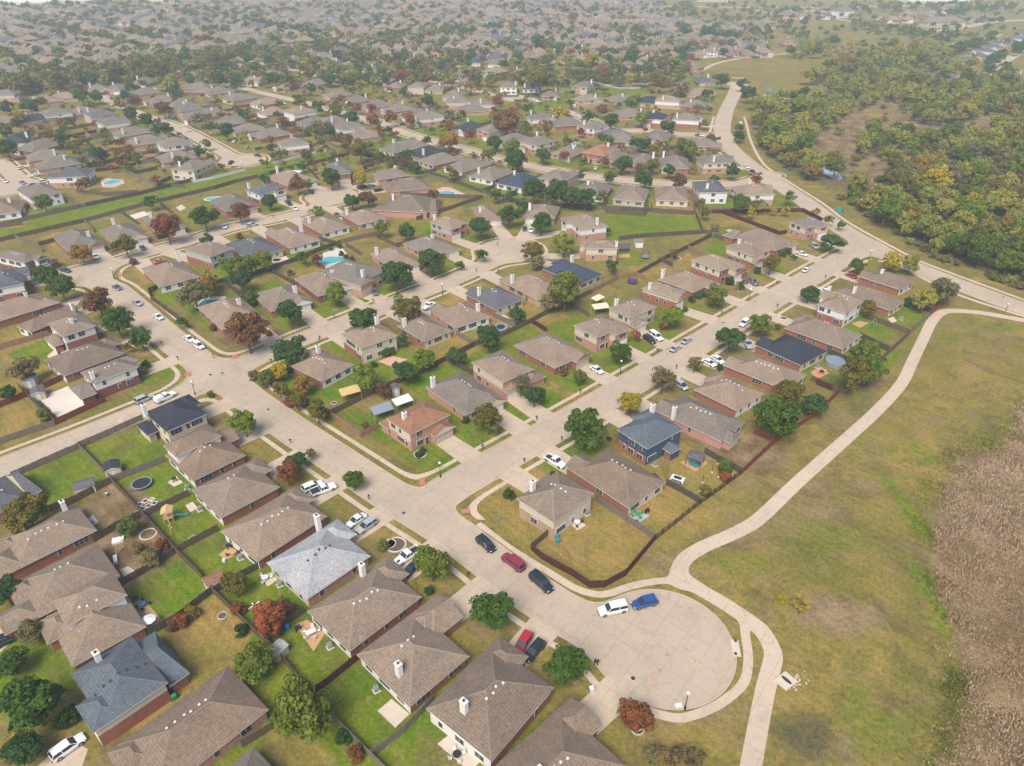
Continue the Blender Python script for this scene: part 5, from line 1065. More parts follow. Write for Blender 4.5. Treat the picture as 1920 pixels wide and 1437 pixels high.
# ------------------------------------------------------------------ fences
POSTM={}
def fence(px,col='brown',h=1.85,label=None,iron=False,detail=True,world=False):
    pts=px if world else P(*px)
    cx=sum(p[0] for p in pts)/len(pts); cy=sum(p[1] for p in pts)/len(pts); mx,my=project(cx,cy,1)
    far_=depth(cx,cy)>330
    T=thing('iron_fence' if iron else 'wooden_fence',label or f"{dict(brown='brown',gray='weathered grey',red='reddish',maroon='maroon',dark='dark',tan='pale tan',white='white')[col] if not iron else 'black open'} {'iron' if iron else 'board'} fence {near_ref(mx,my)}",'fence',(cx,cy),0,'garden fences')
    b=MB(); rl=MB(); mat='iron' if iron else 'fence_'+col; posts=[]
    rd=random.Random(int(mx*7+my))
    for i in range(len(pts)-1):
        a=Vector((pts[i][0]-cx,pts[i][1]-cy)); e=Vector((pts[i+1][0]-cx,pts[i+1][1]-cy)); d=e-a; L=d.length
        if L<.3: continue
        u=d/L; n=Vector((-u.y,u.x)); k=max(1,round(L/2.4)); 
        for j in range(k):
            p=a+u*(L*j/k); q=a+u*(L*(j+1)/k); 
            posts.append((p.x,p.y,math.atan2(u.y,u.x)))
            hh=h+rd.uniform(-.04,.04)
            if iron:
                m_=max(4,int((q-p).length/.3))
                for s in range(m_):
                    c=p.lerp(q,(s+.5)/m_); rl.box(c.x-.03,c.x+.03,c.y-.03,c.y+.03,.08,hh,mat)
                for z in (.2,hh-.18): b.quadpts([(p.x+n.x*.03,p.y+n.y*.03,z),(q.x+n.x*.03,q.y+n.y*.03,z),(q.x-n.x*.03,q.y-n.y*.03,z),(p.x-n.x*.03,p.y-n.y*.03,z),(p.x+n.x*.03,p.y+n.y*.03,z+.08),(q.x+n.x*.03,q.y+n.y*.03,z+.08),(q.x-n.x*.03,q.y-n.y*.03,z+.08),(p.x-n.x*.03,p.y-n.y*.03,z+.08)],[(3,2,1,0),(4,5,6,7),(0,1,5,4),(1,2,6,5),(2,3,7,6),(3,0,4,7)],mat)
                continue
            # boards grouped in short runs with slightly uneven tops and gaps
            nb=max(1,int((q-p).length/.6)) if not far_ else 1
            for s in range(nb):
                c0=p.lerp(q,s/nb); c1=p.lerp(q,(s+.94)/nb) if not far_ else p.lerp(q,1); z=hh+rd.uniform(-.05,.05); t=.03; zb=.04
                o1=[(c0.x+n.x*t,c0.y+n.y*t),(c1.x+n.x*t,c1.y+n.y*t),(c1.x-n.x*t,c1.y-n.y*t),(c0.x-n.x*t,c0.y-n.y*t)]
                b.quadpts([(x,y,zb) for x,y in o1]+[(x,y,z) for x,y in o1],[(3,2,1,0),(4,5,6,7),(0,1,5,4),(1,2,6,5),(2,3,7,6),(3,0,4,7)],mat)
            if not far_:
                for z in (.35,1.0,1.6):
                    if z>hh-.1: continue
                    sg=.1
                    o1=[(p.x+n.x*sg,p.y+n.y*sg),(q.x+n.x*sg,q.y+n.y*sg),(q.x+n.x*.032,q.y+n.y*.032),(p.x+n.x*.032,p.y+n.y*.032)]
                    rl.quadpts([(x,y,z) for x,y in o1]+[(x,y,z+.09) for x,y in o1],[(3,2,1,0),(4,5,6,7),(0,1,5,4),(1,2,6,5),(2,3,7,6),(3,0,4,7)],mat)
    b.build('rails' if iron else 'boards',T)
    if rl.v: rl.build('bars' if iron else 'rail',T)
    if not far_:
        key=(mat,h)
        if key not in POSTM:
            m=MB(); m.box(-.06,.06,-.0,.15,0,h+.03,mat); POSTM[key]=m.mesh('post')
        for (x,y,r) in posts[:60]: link('post',POSTM[key],T,(x,y,0),r)
FN=[([(25,897),(150,842)],'gray'),([(150,841),(270,788)],'gray'),([(150,842),(211,905)],'gray'),([(212,905),(311,866)],'gray'),([(80,965),(138,944),(210,906)],'brown'),([(211,906),(270,970),(331,1037)],'brown'),([(331,1038),(371,1077),(398,1111)],'brown'),([(399,1112),(476,1187),(523,1229),(556,1273)],'brown'),([(557,1274),(624,1350),(695,1421),(730,1455)],'gray'),
([(278,967),(356,930)],'brown'),([(333,1037),(411,995)],'brown'),([(404,1112),(452,1084),(495,1062)],'dark'),([(500,1197),(535,1172),(573,1149)],'dark'),([(585,1303),(611,1287),(678,1233)],'maroon'),([(697,1421),(758,1374),(816,1314)],'gray'),([(178,1017),(223,990),(266,970)],'dark'),([(228,1100),(263,1080),(330,1038)],'dark'),([(283,1192),(333,1164),(398,1113)],'dark'),([(455,1402),(513,1367),(590,1338)],'brown'),
([(106,797),(200,753)],'red'),([(0,834),(60,813),(105,798)],'gray'),([(-30,775),(0,765),(58,741)],'red'),([(84,729),(125,710)],'red'),([(0,656),(94,629)],'tan'),([(36,728),(105,797)],'dark'),
([(620,781),(676,821)],'tan'),([(677,821),(709,804)],'tan'),([(620,780),(703,738)],'brown'),([(704,737),(783,705),(837,677),(890,650)],'dark'),([(891,649),(944,631),(996,606)],'brown'),([(997,605),(1038,583),(1111,550)],'brown'),([(1112,549),(1160,524),(1194,518)],'tan'),([(1195,517),(1240,491),(1334,445)],'dark'),
([(837,677),(896,710)],'dark'),([(996,606),(1025,624)],'maroon'),([(1069,575),(1104,595)],'brown'),([(846,623),(889,649)],'gray'),([(925,595),(967,614)],'gray'),([(985,564),(1037,582)],'gray'),([(1194,519),(1211,527)],'tan'),([(1240,491),(1261,501)],'dark'),([(1290,468),(1317,481)],'tan'),([(1337,445),(1380,458)],'brown'),
([(407,533),(474,518),(560,489)],'dark'),([(561,489),(599,472),(639,458)],'dark'),([(640,457),(701,443)],'gray'),([(510,512),(555,537)],'dark'),([(422,531),(453,560)],'dark'),([(585,491),(610,508)],'brown'),([(280,550),(305,539)],'dark'),([(280,549),(283,562),(355,616)],'dark'),([(648,462),(676,479)],'brown'),([(702,443),(743,464),(760,460)],'brown'),([(599,451),(637,462)],'dark'),([(658,426),(700,442)],'tan'),
([(0,454),(159,417)],'brown'),([(160,417),(225,399),(269,387)],'gray'),([(270,387),(361,365),(400,356)],'brown'),([(401,356),(443,343),(484,334)],'brown'),([(576,312),(656,290)],'brown'),([(505,328),(532,320)],'dark'),([(29,447),(81,474)],'gray'),([(74,462),(106,453)],'brown'),([(159,417),(177,437)],'gray'),([(225,399),(259,422)],'dark'),([(301,385),(330,408)],'dark'),([(484,335),(499,345)],'dark'),([(576,316),(597,339)],'dark'),
([(0,426),(58,412),(159,388)],'gray'),([(160,388),(263,366),(359,341)],'dark'),([(225,318),(294,351)],'gray'),([(144,362),(200,368),(261,363)],'brown'),([(167,324),(225,318)],'maroon'),([(205,305),(300,284)],'gray'),([(250,328),(296,318)],'dark'),([(240,314),(298,299)],'maroon'),([(192,274),(240,263)],'dark'),([(129,272),(200,257)],'brown'),([(125,259),(182,249)],'maroon'),([(104,249),(167,238)],'brown'),([(200,287),(246,278)],'gray'),
([(781,414),(840,395),(906,372)],'brown'),([(798,324),(850,343),(904,362)],'dark'),([(760,368),(840,371),(904,373)],'brown'),([(1052,389),(1100,392),(1160,395)],'brown'),([(1161,395),(1230,398),(1303,403)],'dark'),([(1303,403),(1301,385)],'brown'),([(1304,404),(1317,437),(1334,443)],'brown'),([(1161,451),(1213,445),(1317,439)],'dark'),([(1353,401),(1400,418),(1459,441)],'maroon'),([(1460,441),(1474,439)],'maroon'),([(1330,401),(1420,399),(1505,398),(1540,416)],'maroon'),([(1324,284),(1351,286)],'brown'),
([(1248,909),(1280,926),(1312,945)],'dark'),([(1320,851),(1355,870),(1389,889)],'dark'),([(1390,890),(1455,829)],'red'),([(1456,829),(1528,781),(1573,738)],'red'),([(1413,814),(1456,830)],'red'),([(1530,721),(1572,738)],'maroon'),([(1520,714),(1572,739)],'brown'),([(1649,680),(1704,629)],'brown'),([(1704,628),(1741,593)],'gray'),([(1742,592),(1783,560)],'red'),([(1612,633),(1666,660)],'dark'),([(1620,596),(1662,612),(1703,627)],'brown'),([(1695,567),(1745,587)],'dark'),([(1551,663),(1591,681)],'dark'),([(1290,800),(1330,822)],'dark'),
([(1116,939),(1170,975),(1227,1013)],'gray'),([(996,1031),(1028,1004)],'brown'),([(1028,965),(1052,945)],'dark'),([(300,246),(330,258)],'brown'),([(905,206),(870,220),(838,232)],'brown'),([(1258,280),(1351,262)],'brown')]
for p,c in FN: fence(p,c)
fence([(996,1032),(1014,1048),(1040,1063),(1070,1079),(1106,1103),(1133,1102),(1173,1080),(1228,1014)],'maroon',1.9,'maroon board fence curving round the golden corner lawn')
fence([(1229,1013),(1313,946),(1389,891)],'dark',1.6,'black open iron fence facing the trail',iron=True)
fence([(363,343),(400,336),(461,321)],'white',1.3,'white picket fence left of the far left turning circle'); fence([(512,308),(560,296),(612,284)],'white',1.3,'white picket fence right of the far left turning circle')
for i,(c,xv,yv,w,d,y,f) in enumerate(YARDS[NEAR_N:]):
    px,py=project(c[0],c[1])
    if py<170 : continue
    rd=random.Random(i); hx,hy=w/2+1.4,d/2; dp=rd.uniform(9,12); s=rd.choice([-1,1])
    q=lambda a,b:tuple(c+xv*a+yv*b)
    pts=[q(s*hx,hy-1),q(s*hx,hy+dp),q(-s*hx*.98,hy+dp+.4)]
    mid_pt=q(0,hy+dp)
    if any(sample(D,*p)<1.5 for p in pts+[mid_pt]) : continue
    if any(math.hypot(mid_pt[0]-a_[0],mid_pt[1]-a_[1])<16 for a_ in P((211,342),(405,373),(838,362),(1083,274),(397,572))): continue
    if min(math.hypot(mid_pt[0]-h[0][0],mid_pt[1]-h[0][1]) for h in HOUSES)<8: continue
    fence(pts,rd.choice(['brown','gray','brown','tan','gray']),world=True)
# ------------------------------------------------------------------ street furniture and garden things
def at(px,py,z=0): x,y=G(px,py,z); return (x,y,0)
def dirz(a,b): p,q=G(*a),G(*b); return math.atan2(q[1]-p[1],q[0]-p[0])
def put(name,label,cat,px,py,parts,rz=0,group=None,s=1,z=0):
    T=thing(name,label,cat,(*G(px,py),z),rz,group)
    if s!=1: T.scale=(s,s,s)
    for n,mb in parts: mb.build(n,T)
    return T
def mbx(*boxes):
    m=MB()
    for b in boxes: m.box(*b)
    return m
LP=MB(); LP.tube([(0,0,0),(0,0,.5),(0,0,.9),(0,0,3.9)],[.2,.17,.09,.07],'black_metal',8); LG=MB()
for i in range(6):
    pass
LG.tube([(0,0,3.9),(0,0,4.05),(0,0,4.25),(0,0,4.42),(0,0,4.5)],[.12,.26,.28,.18,.05],'globe',12); LPM,LGM=LP.mesh('post'),LG.mesh('globe')
for x,y,l in [(1284,1330,'black lamp post with white globe at the turning circle'),(826,895,'black lamp post with white globe and street sign at the near corner'),(1163,701,'black lamp post with white globe on the right street verge'),(1404,563,'black lamp post with white globe farther up the right street'),(830,553,'black lamp post on the middle street verge'),(215,524,'black lamp post with green street sign at the upper left bend'),(366,740,'black lamp post with green street sign on the side street corner'),(472,438,'black lamp post beside the slate roof'),(454,319,'black lamp post at the far left turning circle'),(1629,489,'black lamp post with red marker at the right junction'),(1886,583,'short black post beside the right pavement'),(397,263,'black lamp post on the far left street'),(791,413,'black lamp post above the middle gardens')]:
    T=thing('street_lamp',l,'street lamp',(*G(x,y),0),0,'street lamps'); link('post',LPM,T); link('globe',LGM,T)
    if 'sign' in l:
        m=MB(); m.box(.05,.95,-.015,.015,2.9,3.12,'green_plastic'); m.box(-.015,.015,.05,.85,2.62,2.84,'green_plastic'); m.build('street_sign',T)
    if 'short' in l: T.scale=(1,1,.6)
MBX=mbx((-.07,.07,-.07,.07,0,1.05,'fence_brown'),); MBB=MB(); MBB.box(-.16,.16,-.32,.32,1.05,1.3,'black_metal',taper=.04)
MBM,MBBM=MBX.mesh('post'),MBB.mesh('letter_box')
for x,y in [(545,832),(692,937),(1115,1247),(1120,1248),(1088,738),(1006,788),(905,842),(983,868),(1053,827),(1158,757),(1457,577),(1456,534),(1353,590),(1268,692),(1232,661),(700,567),(627,596),(893,510),(934,512),(600,637),(599,642),(509,681),(304,648),(334,676),(162,548),(512,409),(535,418),(1547,523),(933,461),(1033,464),(748,1060),(660,1000),(878,1083),(430,401),(925,448)]:
    T=thing('mailbox',f'dark kerbside mailbox on a post {near_ref(x,y)}','mailbox',(*G(x,y),0),random.uniform(0,3),'kerbside mailboxes'); link('post',MBM,T); link('letter_box',MBBM,T)
def ac(x,y,rz=.6,col='steel'):
    m=mbx((-.42,.42,-.42,.42,.1,.95,col,0,(0,0),.03),); m.disc(0,0,.95,.98,.36,'flue',14); b=mbx((-.6,.6,-.6,.6,0,.1,'patio')); g=MB(); g.ring(0,0,.98,1.01,.1,.4,'steel',14)
    put('air_conditioner',f'square grey cooling unit on a slab {near_ref(x,y)}','air conditioner',x,y,[('case',m),('slab',b),('fan_grille',g)],rz,'cooling units')
for x,y in [(619,1214),(525,1098),(706,1295),(846,1376),(451,1048),(375,957),(351,917),(1100,965),(172,983),(1228,873),(1375,820),(1591,756-60),(1690,600),(540,460),(1533,690)]: ac(x,y)
def trampoline(x,y,r=2.1,net=False,mat='mat_black',rim='metal_sheet',label=''):
    m=MB(); m.disc(0,0,.78,.81,r*.88,'mat_black' if not net else mat,28); g=MB(); g.ring(0,0,.76,.85,r*.88,r,rim,28); l=MB()
    for k in range(6):
        a=k*PI/3; l.tube([(r*.95*math.cos(a),r*.95*math.sin(a),0),(r*.95*math.cos(a),r*.95*math.sin(a),2.6 if net else .8)],.04,'steel',6)
    pr=[('mat',m),('rim_pad',g),('legs',l)]
    if net:
        n=MB(); 
        for k in range(24):
            a=k*PI/12; n.tube([(r*.9*math.cos(a),r*.9*math.sin(a),.85),(r*.9*math.cos(a),r*.9*math.sin(a),2.5)],.025,'mat_black',4)
        n.ring(0,0,2.46,2.52,r*.88,r*.92,'mat_black',24); n.ring(0,0,1.6,1.64,r*.89,r*.91,'mat_black',24); pr.append(('net',n))
    put('trampoline',label,'trampoline',x,y,pr,.3,'trampolines')
trampoline(267,911,2.2,label='round black trampoline without a net on the grass at left'); trampoline(1210,484,1.9,True,'metal_sheet','ltrim' if 0 else 'metal_sheet','netted trampoline in the wide olive yard'); trampoline(1185,531,1.8,True,'purple','purple','netted trampoline with purple pad')
trampoline(1340,433,1.9,True,label='netted trampoline beside the long brown fence'); trampoline(938,618-2,1.9,label='round dark trampoline behind the roof on middle street') if 0 else None
trampoline(1370,398,1.7,label='low trampoline behind the white grey roofed house'); trampoline(264,295,1.9,label='round trampoline in the narrow upper left garden'); trampoline(948,377,2.0,True,label='netted trampoline by the dark evergreens')
def pool(px,py,rx,ry,label,mat='pool_water',deck='patio',raised=0,rot=0,kidney=.0):
    cx,cy=G(px,py); ex=abs(G(px+rx,py)[0]-cx); ey=abs(G(px,py-ry)[1]-G(px,py+ry)[1])/2; n=36
    def out(k,wob=1): return [((ex*k+(.0))*math.cos(t)*(1+kidney*math.sin(2*t+.6)*wob),(ey*k)*math.sin(t)*(1+kidney*math.cos(3*t)*wob)) for t in [2*PI*i/n for i in range(n)]]
    a=MB(); a.face([(x,y,.06+raised) for x,y in out(1)],mat); b=MB(); o2=[(x*(1+.9/ex),y*(1+.9/ey)) for x,y in out(1)]; i2=out(1)
    b.quadpts([(x,y,.1+raised) for x,y in i2]+[(x,y,.1+raised) for x,y in o2]+[(x,y,0) for x,y in o2]+[(x,y,0) for x,y in i2],[f for i in range(n) for j in [(i+1)%n] for f in ((i,n+i,n+j,j),(n+i,2*n+i,2*n+j,n+j),(i,j,3*n+j,3*n+i))],deck)
    T=thing('swimming_pool',label,'pool',(cx,cy),rot,'garden pools'); a.build('water',T); b.build('coping',T)
patch('pool_terrace',[(598,478),(640,462),(660,490),(650,504),(610,506)],.014,'stone_edge'); patch('pool_terrace',[(812,358),(830,351),(845,352),(872,364),(866,370),(838,370),(816,366)],.014,'pink_deck'); patch('pool_terrace',[(188,340),(200,334),(230,338),(234,344),(212,352),(192,352)],.014,'pink_deck')
pool(623,488,23,6.5,'turquoise free form pool ringed by stones in the middle gardens',kidney=.12,rot=.25); patch('pool_terrace',[(366,575),(378,562),(400,556),(422,556),(430,563),(405,580),(380,592)],.014,'stone_edge'); pool(393,569,19,8,'dark teal kidney shaped pool beside a tan roof',mat='pool_dark',kidney=.15,rot=.5); pool(211,342,13,4.6,'pale turquoise pool behind the grey house',kidney=.13,rot=.1)
pool(403,373,17,3.2,'bright blue narrow pool behind a tan roof',rot=.2); pool(838,362,15,3.4,'green blue pool within a tan pink deck',kidney=.1,rot=-.35); pool(1083,274,10,2.4,'raised round pool behind the grey roof',deck='vent_white',raised=1.1)
pool(939,618,8,4.6,'round dark raised pool behind the house on middle street',mat='mat_black',deck='metal_sheet',raised=.9); pool(1565,682,12,7,'round raised pool with dark cover behind the black roof',mat='metal_sheet',deck='metal_sheet',raised=1.0); pool(519,488,8,3,'small dark sunken tub in a pale patio',mat='mat_black')
x_,y_=G(1551,320); m=MB(); n=26; m.face([(x_+ (6+1.1*math.sin(3*t))*math.cos(t)*.8,y_+(19+2*math.sin(2*t+1))*math.sin(t),.03) for t in [2*PI*i/n for i in range(n)]],'pond_water'); struct(m.build('pond_water'))
def shed(x,y,w,d,h,wall,roof,label,rz,flat=False):
    a=mbx((-w/2,w/2,-d/2,d/2,0,h,wall)); r=MB(); hip(r,-w/2-.15,w/2+.15,-d/2-.15,d/2+.15,h,.35 if not flat else .08,roof,roof.replace('shingle','ridge'),True,True,'y',gm=wall,caps=False)
    r.face([(-w/2-.15,-d/2-.15,h),(-w/2-.15,d/2+.15,h),(w/2+.15,d/2+.15,h),(w/2+.15,-d/2-.15,h)],wall)
    dd=mbx((-.45,.45,-d/2-.04,-d/2-.003,0,h*.85,'trim'))
    put('garden_shed',label,'shed',x,y,[('wall',a),('roof',r),('door',dd)],rz,'garden sheds')
shed(215,888,3.2,3.4,2.3,'siding_cream','shingle_dark','cream garden shed with black curved roof at left',R(28)); shed(162,920,3.0,4.0,2.0,'siding_cream','shingle_slate','low shed with slate lean roof beside the fence',R(118)); shed(403,1097,2.4,3.2,1.9,'siding_white','shingle_terra','white shed with dark red roof behind the fence',R(130)); shed(524,1228,2.2,2.6,1.9,'siding_cream','shingle_pale','small cream plastic shed beside the fence',R(-30))
shed(1197,461,4.4,3.0,2.2,'siding_white','shingle_tan','white shed with tan roof in the wide olive yard',R(90)); shed(742,740,2.0,2.4,2.6,'siding_grey','shingle_slate','tall little shed with slate roof between gardens',R(20)); shed(733,402,2.4,2.6,2.1,'siding_grey','shingle_pale','pale grey shed at the rear of the tan roof',R(10)); shed(764,400,2.6,2.6,2.2,'brick_tan','shingle_tan','tan shed behind the brown roofed house',R(15))
shed(1222,905,2.2,1.8,1.6,'siding_cream','shingle_dark','small cream storage box with black lid by the house wall',R(-35)); shed(75,745,3.2,3.6,2.2,'siding_beige','shingle_slate','shed with blue grey roof behind the red fence',R(30)); shed(60,722,3.0,3.2,2.6,'cloth_blue' if 0 else 'siding_grey','shingle_blue','blue roofed shelter behind the red fence',R(20)); shed(40,400,3,3,2,'siding_white','shingle_terra','red roofed shed at the left edge',R(10))
shed(1370,440,3,3,1.4,'fence_gray','shingle_pale','low grey shed beside the long tan roof',R(20)) ; shed(193,303,3.2,3,2.2,'siding_grey','shingle_slate','dark shed under the tall tree in upper left gardens',R(10)); shed(176,305,3,3,2.2,'siding_grey','shingle_blue','blue roofed shed in upper left gardens',R(10))
# patios (flat slabs)
for q,mt in [(((554,1172),(575,1162),(610,1187),(588,1222)),'deck'),(((708,1333),(734,1311),(768,1339),(741,1365)),'patio'),(((820,1395),(846,1375),(905,1425),(880,1447)),'patio'),(((245,1135),(265,1119),(312,1172),(281,1192)),'deck'),(((163,975),(174,966),(185,979),(172,988)),'patio'),(((314,905),(331,893),(343,905),(327,913)),'patio'),(((347,948),(361,941),(371,953),(357,961)),'patio'),
 (((488,1084),(508,1073),(521,1087),(502,1100)),'patio'),(((410,1040),(430,1024),(447,1036),(424,1052)),'deck'),(((1068,981),(1084,973),(1099,986),(1082,995)),'patio'),(((1176,971),(1196,957),(1219,967),(1196,982)),'patio_grey'),(((1276,867),(1303,853),(1328,868),(1303,885)),'deck'),(((72,747),(128,724),(162,758),(108,783)),'bright_slab'),(((99,752-110),(130,635),(150,655),(110,667)),'patio'),
 (((243,404),(270,396),(280,403),(252,412)),'bright_slab'),(((330,390),(340,384),(349,390),(338,396)),'patio'),(((224,1068),(240,1062),(258,1074),(236,1086)),'patio'),(((1597,607),(1612,602),(1630,606),(1612,615)),'deck'),(((1664,598),(1675,594),(1682,602),(1672,606)),'patio'),(((1520,697),(1540,688),(1555,700),(1530,712)),'patio_orange'),(((945,590),(955,597),(942,600),(930,594)),'patio'),
 (((708,678),(735,668),(765,674),(735,688)),'pink_deck'),(((615,1095),(620,1095),(622,1100),(617,1100)),'patio'),(((88,668),(100,658),(122,664),(98,676)),'patio'),(((1158,478),(1180,476),(1182,483),(1158,484)),'deck'),(((798,380),(812,380),(822,388),(805,392)),'patio'),(((1232,392),(1252,391),(1252,396),(1233,396)),'pink_deck'),(((1178,391),(1203,389),(1203,394),(1180,396)),'pink_deck'),(((518,488),(535,480),(550,492),(530,500)),'patio'),
 (((130,640),(140,634),(160,645),(148,652)),'patio'),(((220,790),(226,786),(229,790),(223,793)),'patio'),(((270,640),(276,637),(280,642),(274,645)),'patio')]: patch('patio',q,.016,mt)
# paths inside the estate: front walk slabs, storm inlet, outlet
put('storm_inlet','pale concrete storm inlet box at the kerb of the turning circle','storm inlet',1379,1216,[('box',mbx((-.7,.7,-1.7,1.7,0,.16,'patio')))],R(-6)); m=MB(); m.disc(0,0,.165,.18,.3,'flue',14)
for yy in (-1.0,1.0):
    o=m.build('inlet_lid'); o.location=(*G(1379,1216+(-13 if yy<0 else 11)),.0); tag(o,f"round dark lid on the {'upper' if yy<0 else 'lower'} end of the storm inlet",'lid','inlet lids')
a=mbx((-1.5,1.5,-1.2,1.2,0,.22,'patio')); b=MB(); b.disc(.2,0,.225,.24,.35,'flue',16,1.0); put('drain_outlet','square concrete drain outlet slab beside the trail','drain outlet',1473,1278,[('apron',a),('opening',b)],R(35))
r_=np.random.default_rng(9); m=MB()
for i in range(45):
    x,y=G(1493+r_.normal()*10,1276+r_.normal()*7); s=r_.uniform(.05,.15); m.box(x-s,x+s,y-s,y+s*.8,0,s,'stone_edge',taper=s*.3)
tag(m.build('gravel_riprap'),'pale rocks scattered below the drain outlet',None,kind='stuff')
put('utility_box','pale utility box on the verge of the turning circle','utility box',1272,1324,[('case',mbx((-.6,.6,-.4,.4,0,.35,'vent_white',0,(0,0),.05)))],.2)
put('utility_cabinet','teal and dark cabinet beside the upper road path','cabinet',1574,398,[('case',mbx((-1.6,1.0,-1,1,0,1.9,'teal',0,(0,0),.1))),('door',mbx((1.003,1.3,-.9,.9,.1,1.7,'mat_black')))],R(-20))
put('utility_box','small white utility box beside the curving path','utility box',1388,232,[('case',mbx((-1,1,-.8,.8,0,1.2,'vent_white',0,(0,0),.1)))],.2)
# tables and chairs
def chair(T,x,y,a,mat):
    m=MB(); m.box(-.25,.25,-.25,.25,.4,.46,mat); m.box(-.25,.25,.2,.27,.46,.95,mat)
    for sx in (-.22,.22):
        for sy in (-.22,.22): m.box(sx-.02,sx+.02,sy-.02,sy+.02,0,.4,mat)
    return m
def table_set(x,y,top,chm,n,label,round_=True,r=.65,rz=0,umb=None):
    t=MB(); (t.disc(0,0,.7,.75,r,top,18) if round_ else t.box(-r,r,-r*.6,r*.6,.7,.75,top)); l=MB(); l.tube([(0,0,0),(0,0,.7)],.05,'steel',6)
    T=put('garden_table',label,'table',x,y,[('tabletop',t),('leg',l)],rz,'garden tables')
    for k in range(n):
        a=k*2*PI/n+.4; c=chair(None,0,0,0,chm); o=c.build('garden_chair'); gx_,gy_=G(x,y); o.location=(gx_+math.cos(a)*(r+.45),gy_+math.sin(a)*(r+.45),0); o.rotation_euler=(0,0,a-PI/2)
        tag(o,f"{label.split()[0]} garden chair {label[label.index(' table')+6:].strip()}"[:90],'chair','garden chairs')
table_set(584,1189,'vent_white','chimney',5,'white table on the wooden deck',round_=False,r=.9,rz=.6); table_set(857,1419,'mat_black','chimney',4,'dark table on the lower patio'); table_set(268,1137,'cloth_blue','mat_black',4,'blue table on the wide deck'); table_set(1195,967,'green_plastic','green_plastic',4,'green table on the grey patio'); table_set(1082,983,'vent_white','mat_black',3,'white table behind the cream corner house')
table_set(498,1087,'vent_white','vent_white',3,'white table behind the pale grey roof'); table_set(438,1040,'deck','mat_black',2,'wooden table by the grass edge at left'); table_set(1540,700,'mat_black','patio',4,'dark table behind the black roof'); table_set(125,650,'mat_black','metal_sheet',3,'dark table under the covered patio at left')
def grill(x,y,label,mat='mat_black'):
    a=MB(); a.box(-.5,.5,-.3,.3,.75,1.15,mat,taper=.05); l=mbx((-.45,-.4,-.25,.25,0,.75,mat),(.4,.45,-.25,.25,0,.75,mat)); put('barbecue',label,'barbecue',x,y,[('lid',a),('legs',l)],.6,'barbecues')
for x,y,l in [(559,1182,'black barbecue on the wooden deck'),(328,903,'black barbecue beside the trampoline'),(430,1028,'black barbecue by the rear wall'),(1213,962,'black barbecue by the grey patio'),(880,1404,'black barbecue near the lower patio'),(256,1127,'black barbecue on the wide deck')]: grill(x,y,l)
m=MB(); m.tube([(0,0,0),(0,0,2.3)],.04,'steel',6); u=MB(); n=8
u.quadpts([(0,0,2.5)]+[(1.3*math.cos(2*PI*i/n),1.3*math.sin(2*PI*i/n),2.05) for i in range(n)],[(0,1+i,1+(i+1)%n) for i in range(n)],'chimney'); put('parasol','white and red parasol on the corner of the wide deck','parasol',284,1176,[('pole',m),('canopy',u)])
def wheelie(x,y,mat,label):
    a=MB(); a.box(-.3,.3,-.35,.35,.05,1.0,mat,taper=-.04); b=MB(); b.box(-.33,.33,-.38,.38,1.003,1.1,mat,taper=.05); w=MB(); w.tube([(-.3,.33,.1),(.3,.33,.1)],.1,'rubber',8); put('wheelie_bin',label,'bin',x,y,[('body',a),('lid',b),('wheel',w)],random.uniform(0,3),'wheelie bins')
for x,y,mt,l in [(539,1180,'cloth_blue','blue bin at the corner of the wooden deck'),(328,1311,'green_plastic','green bin beside the tall cream wall'),(1109,1296,'vent_white','white bin on the wide lower driveway'),(1045,1010,'teal','teal bin against the cream corner house'),(1046,1017,'teal','second teal bin by the golden corner lawn')]: wheelie(x,y,mt,l)
# playset, swings, greenhouse beds
a=MB(); 
for sx in (-.9,.9):
    for sy in (-.9,.9): a.box(sx-.07,sx+.07,sy-.07,sy+.07,0,2.9,'deck')
b=mbx((-1,1,-1,1,1.2,1.3,'deck')); c=MB(); hip(c,-1.2,1.2,-1.2,1.2,2.9,.6,'cloth_yellow','cloth_yellow',True,True,'y',gm='cloth_yellow',caps=False); s=MB(); s.tube([(1,0,1.3),(1.8,.2,1.0),(2.8,.5,.45),(3.6,.7,.2)],.34,'teal',10)
w=MB(); w.tube([(-.2,-1,2.2),(.9,-4.2,2.3)],.08,'deck',6); w.tube([(.6,-4.9,0),(.9,-4.2,2.3)],.07,'deck',6); w.tube([(1.6,-4.2,0),(.9,-4.2,2.3)],.07,'deck',6)
for k in (.35,.65): 
    q=Vector((-.2,-1,2.2)).lerp(Vector((.9,-4.2,2.3)),k); w.tube([q,(q.x,q.y,.5)],.02,'steel',4); w.box(q.x-.25,q.x+.25,q.y-.12,q.y+.12,.45,.5,'cloth_yellow')
put('playset','wooden playset with yellow roof and teal slide on the grass','playset',319,976,[('frame',a),('platform',b),('roof',c),('slide',s),('swing',w)],.3,'playsets')
a=MB(); 
for sx in (-1.5,1.5): a.tube([(sx,-1,0),(sx,0,2.2)],.06,'steel',6); a.tube([(sx,1,0),(sx,0,2.2)],.06,'steel',6)
a.tube([(-1.5,0,2.2),(1.5,0,2.2)],.06,'steel',6); b=mbx((-.4,.4,-.15,.15,.5,.55,'cloth_blue')); put('playset','grey metal climbing frame on the lawn behind the right hand house','playset',1636,612,[('frame',a),('seat',b)],.9,'playsets')
a=MB(); a.ring(0,0,.0,.25,1.1,1.2,'cloth_yellow',20); a.tube([(-1.15,0,.1),(0,0,1.5),(1.15,0,.1)],.05,'cloth_yellow',6); put('climbing_dome','yellow arched climbing ring at the lawn edge','climbing frame',364,1012,[('frame',a)],.4)
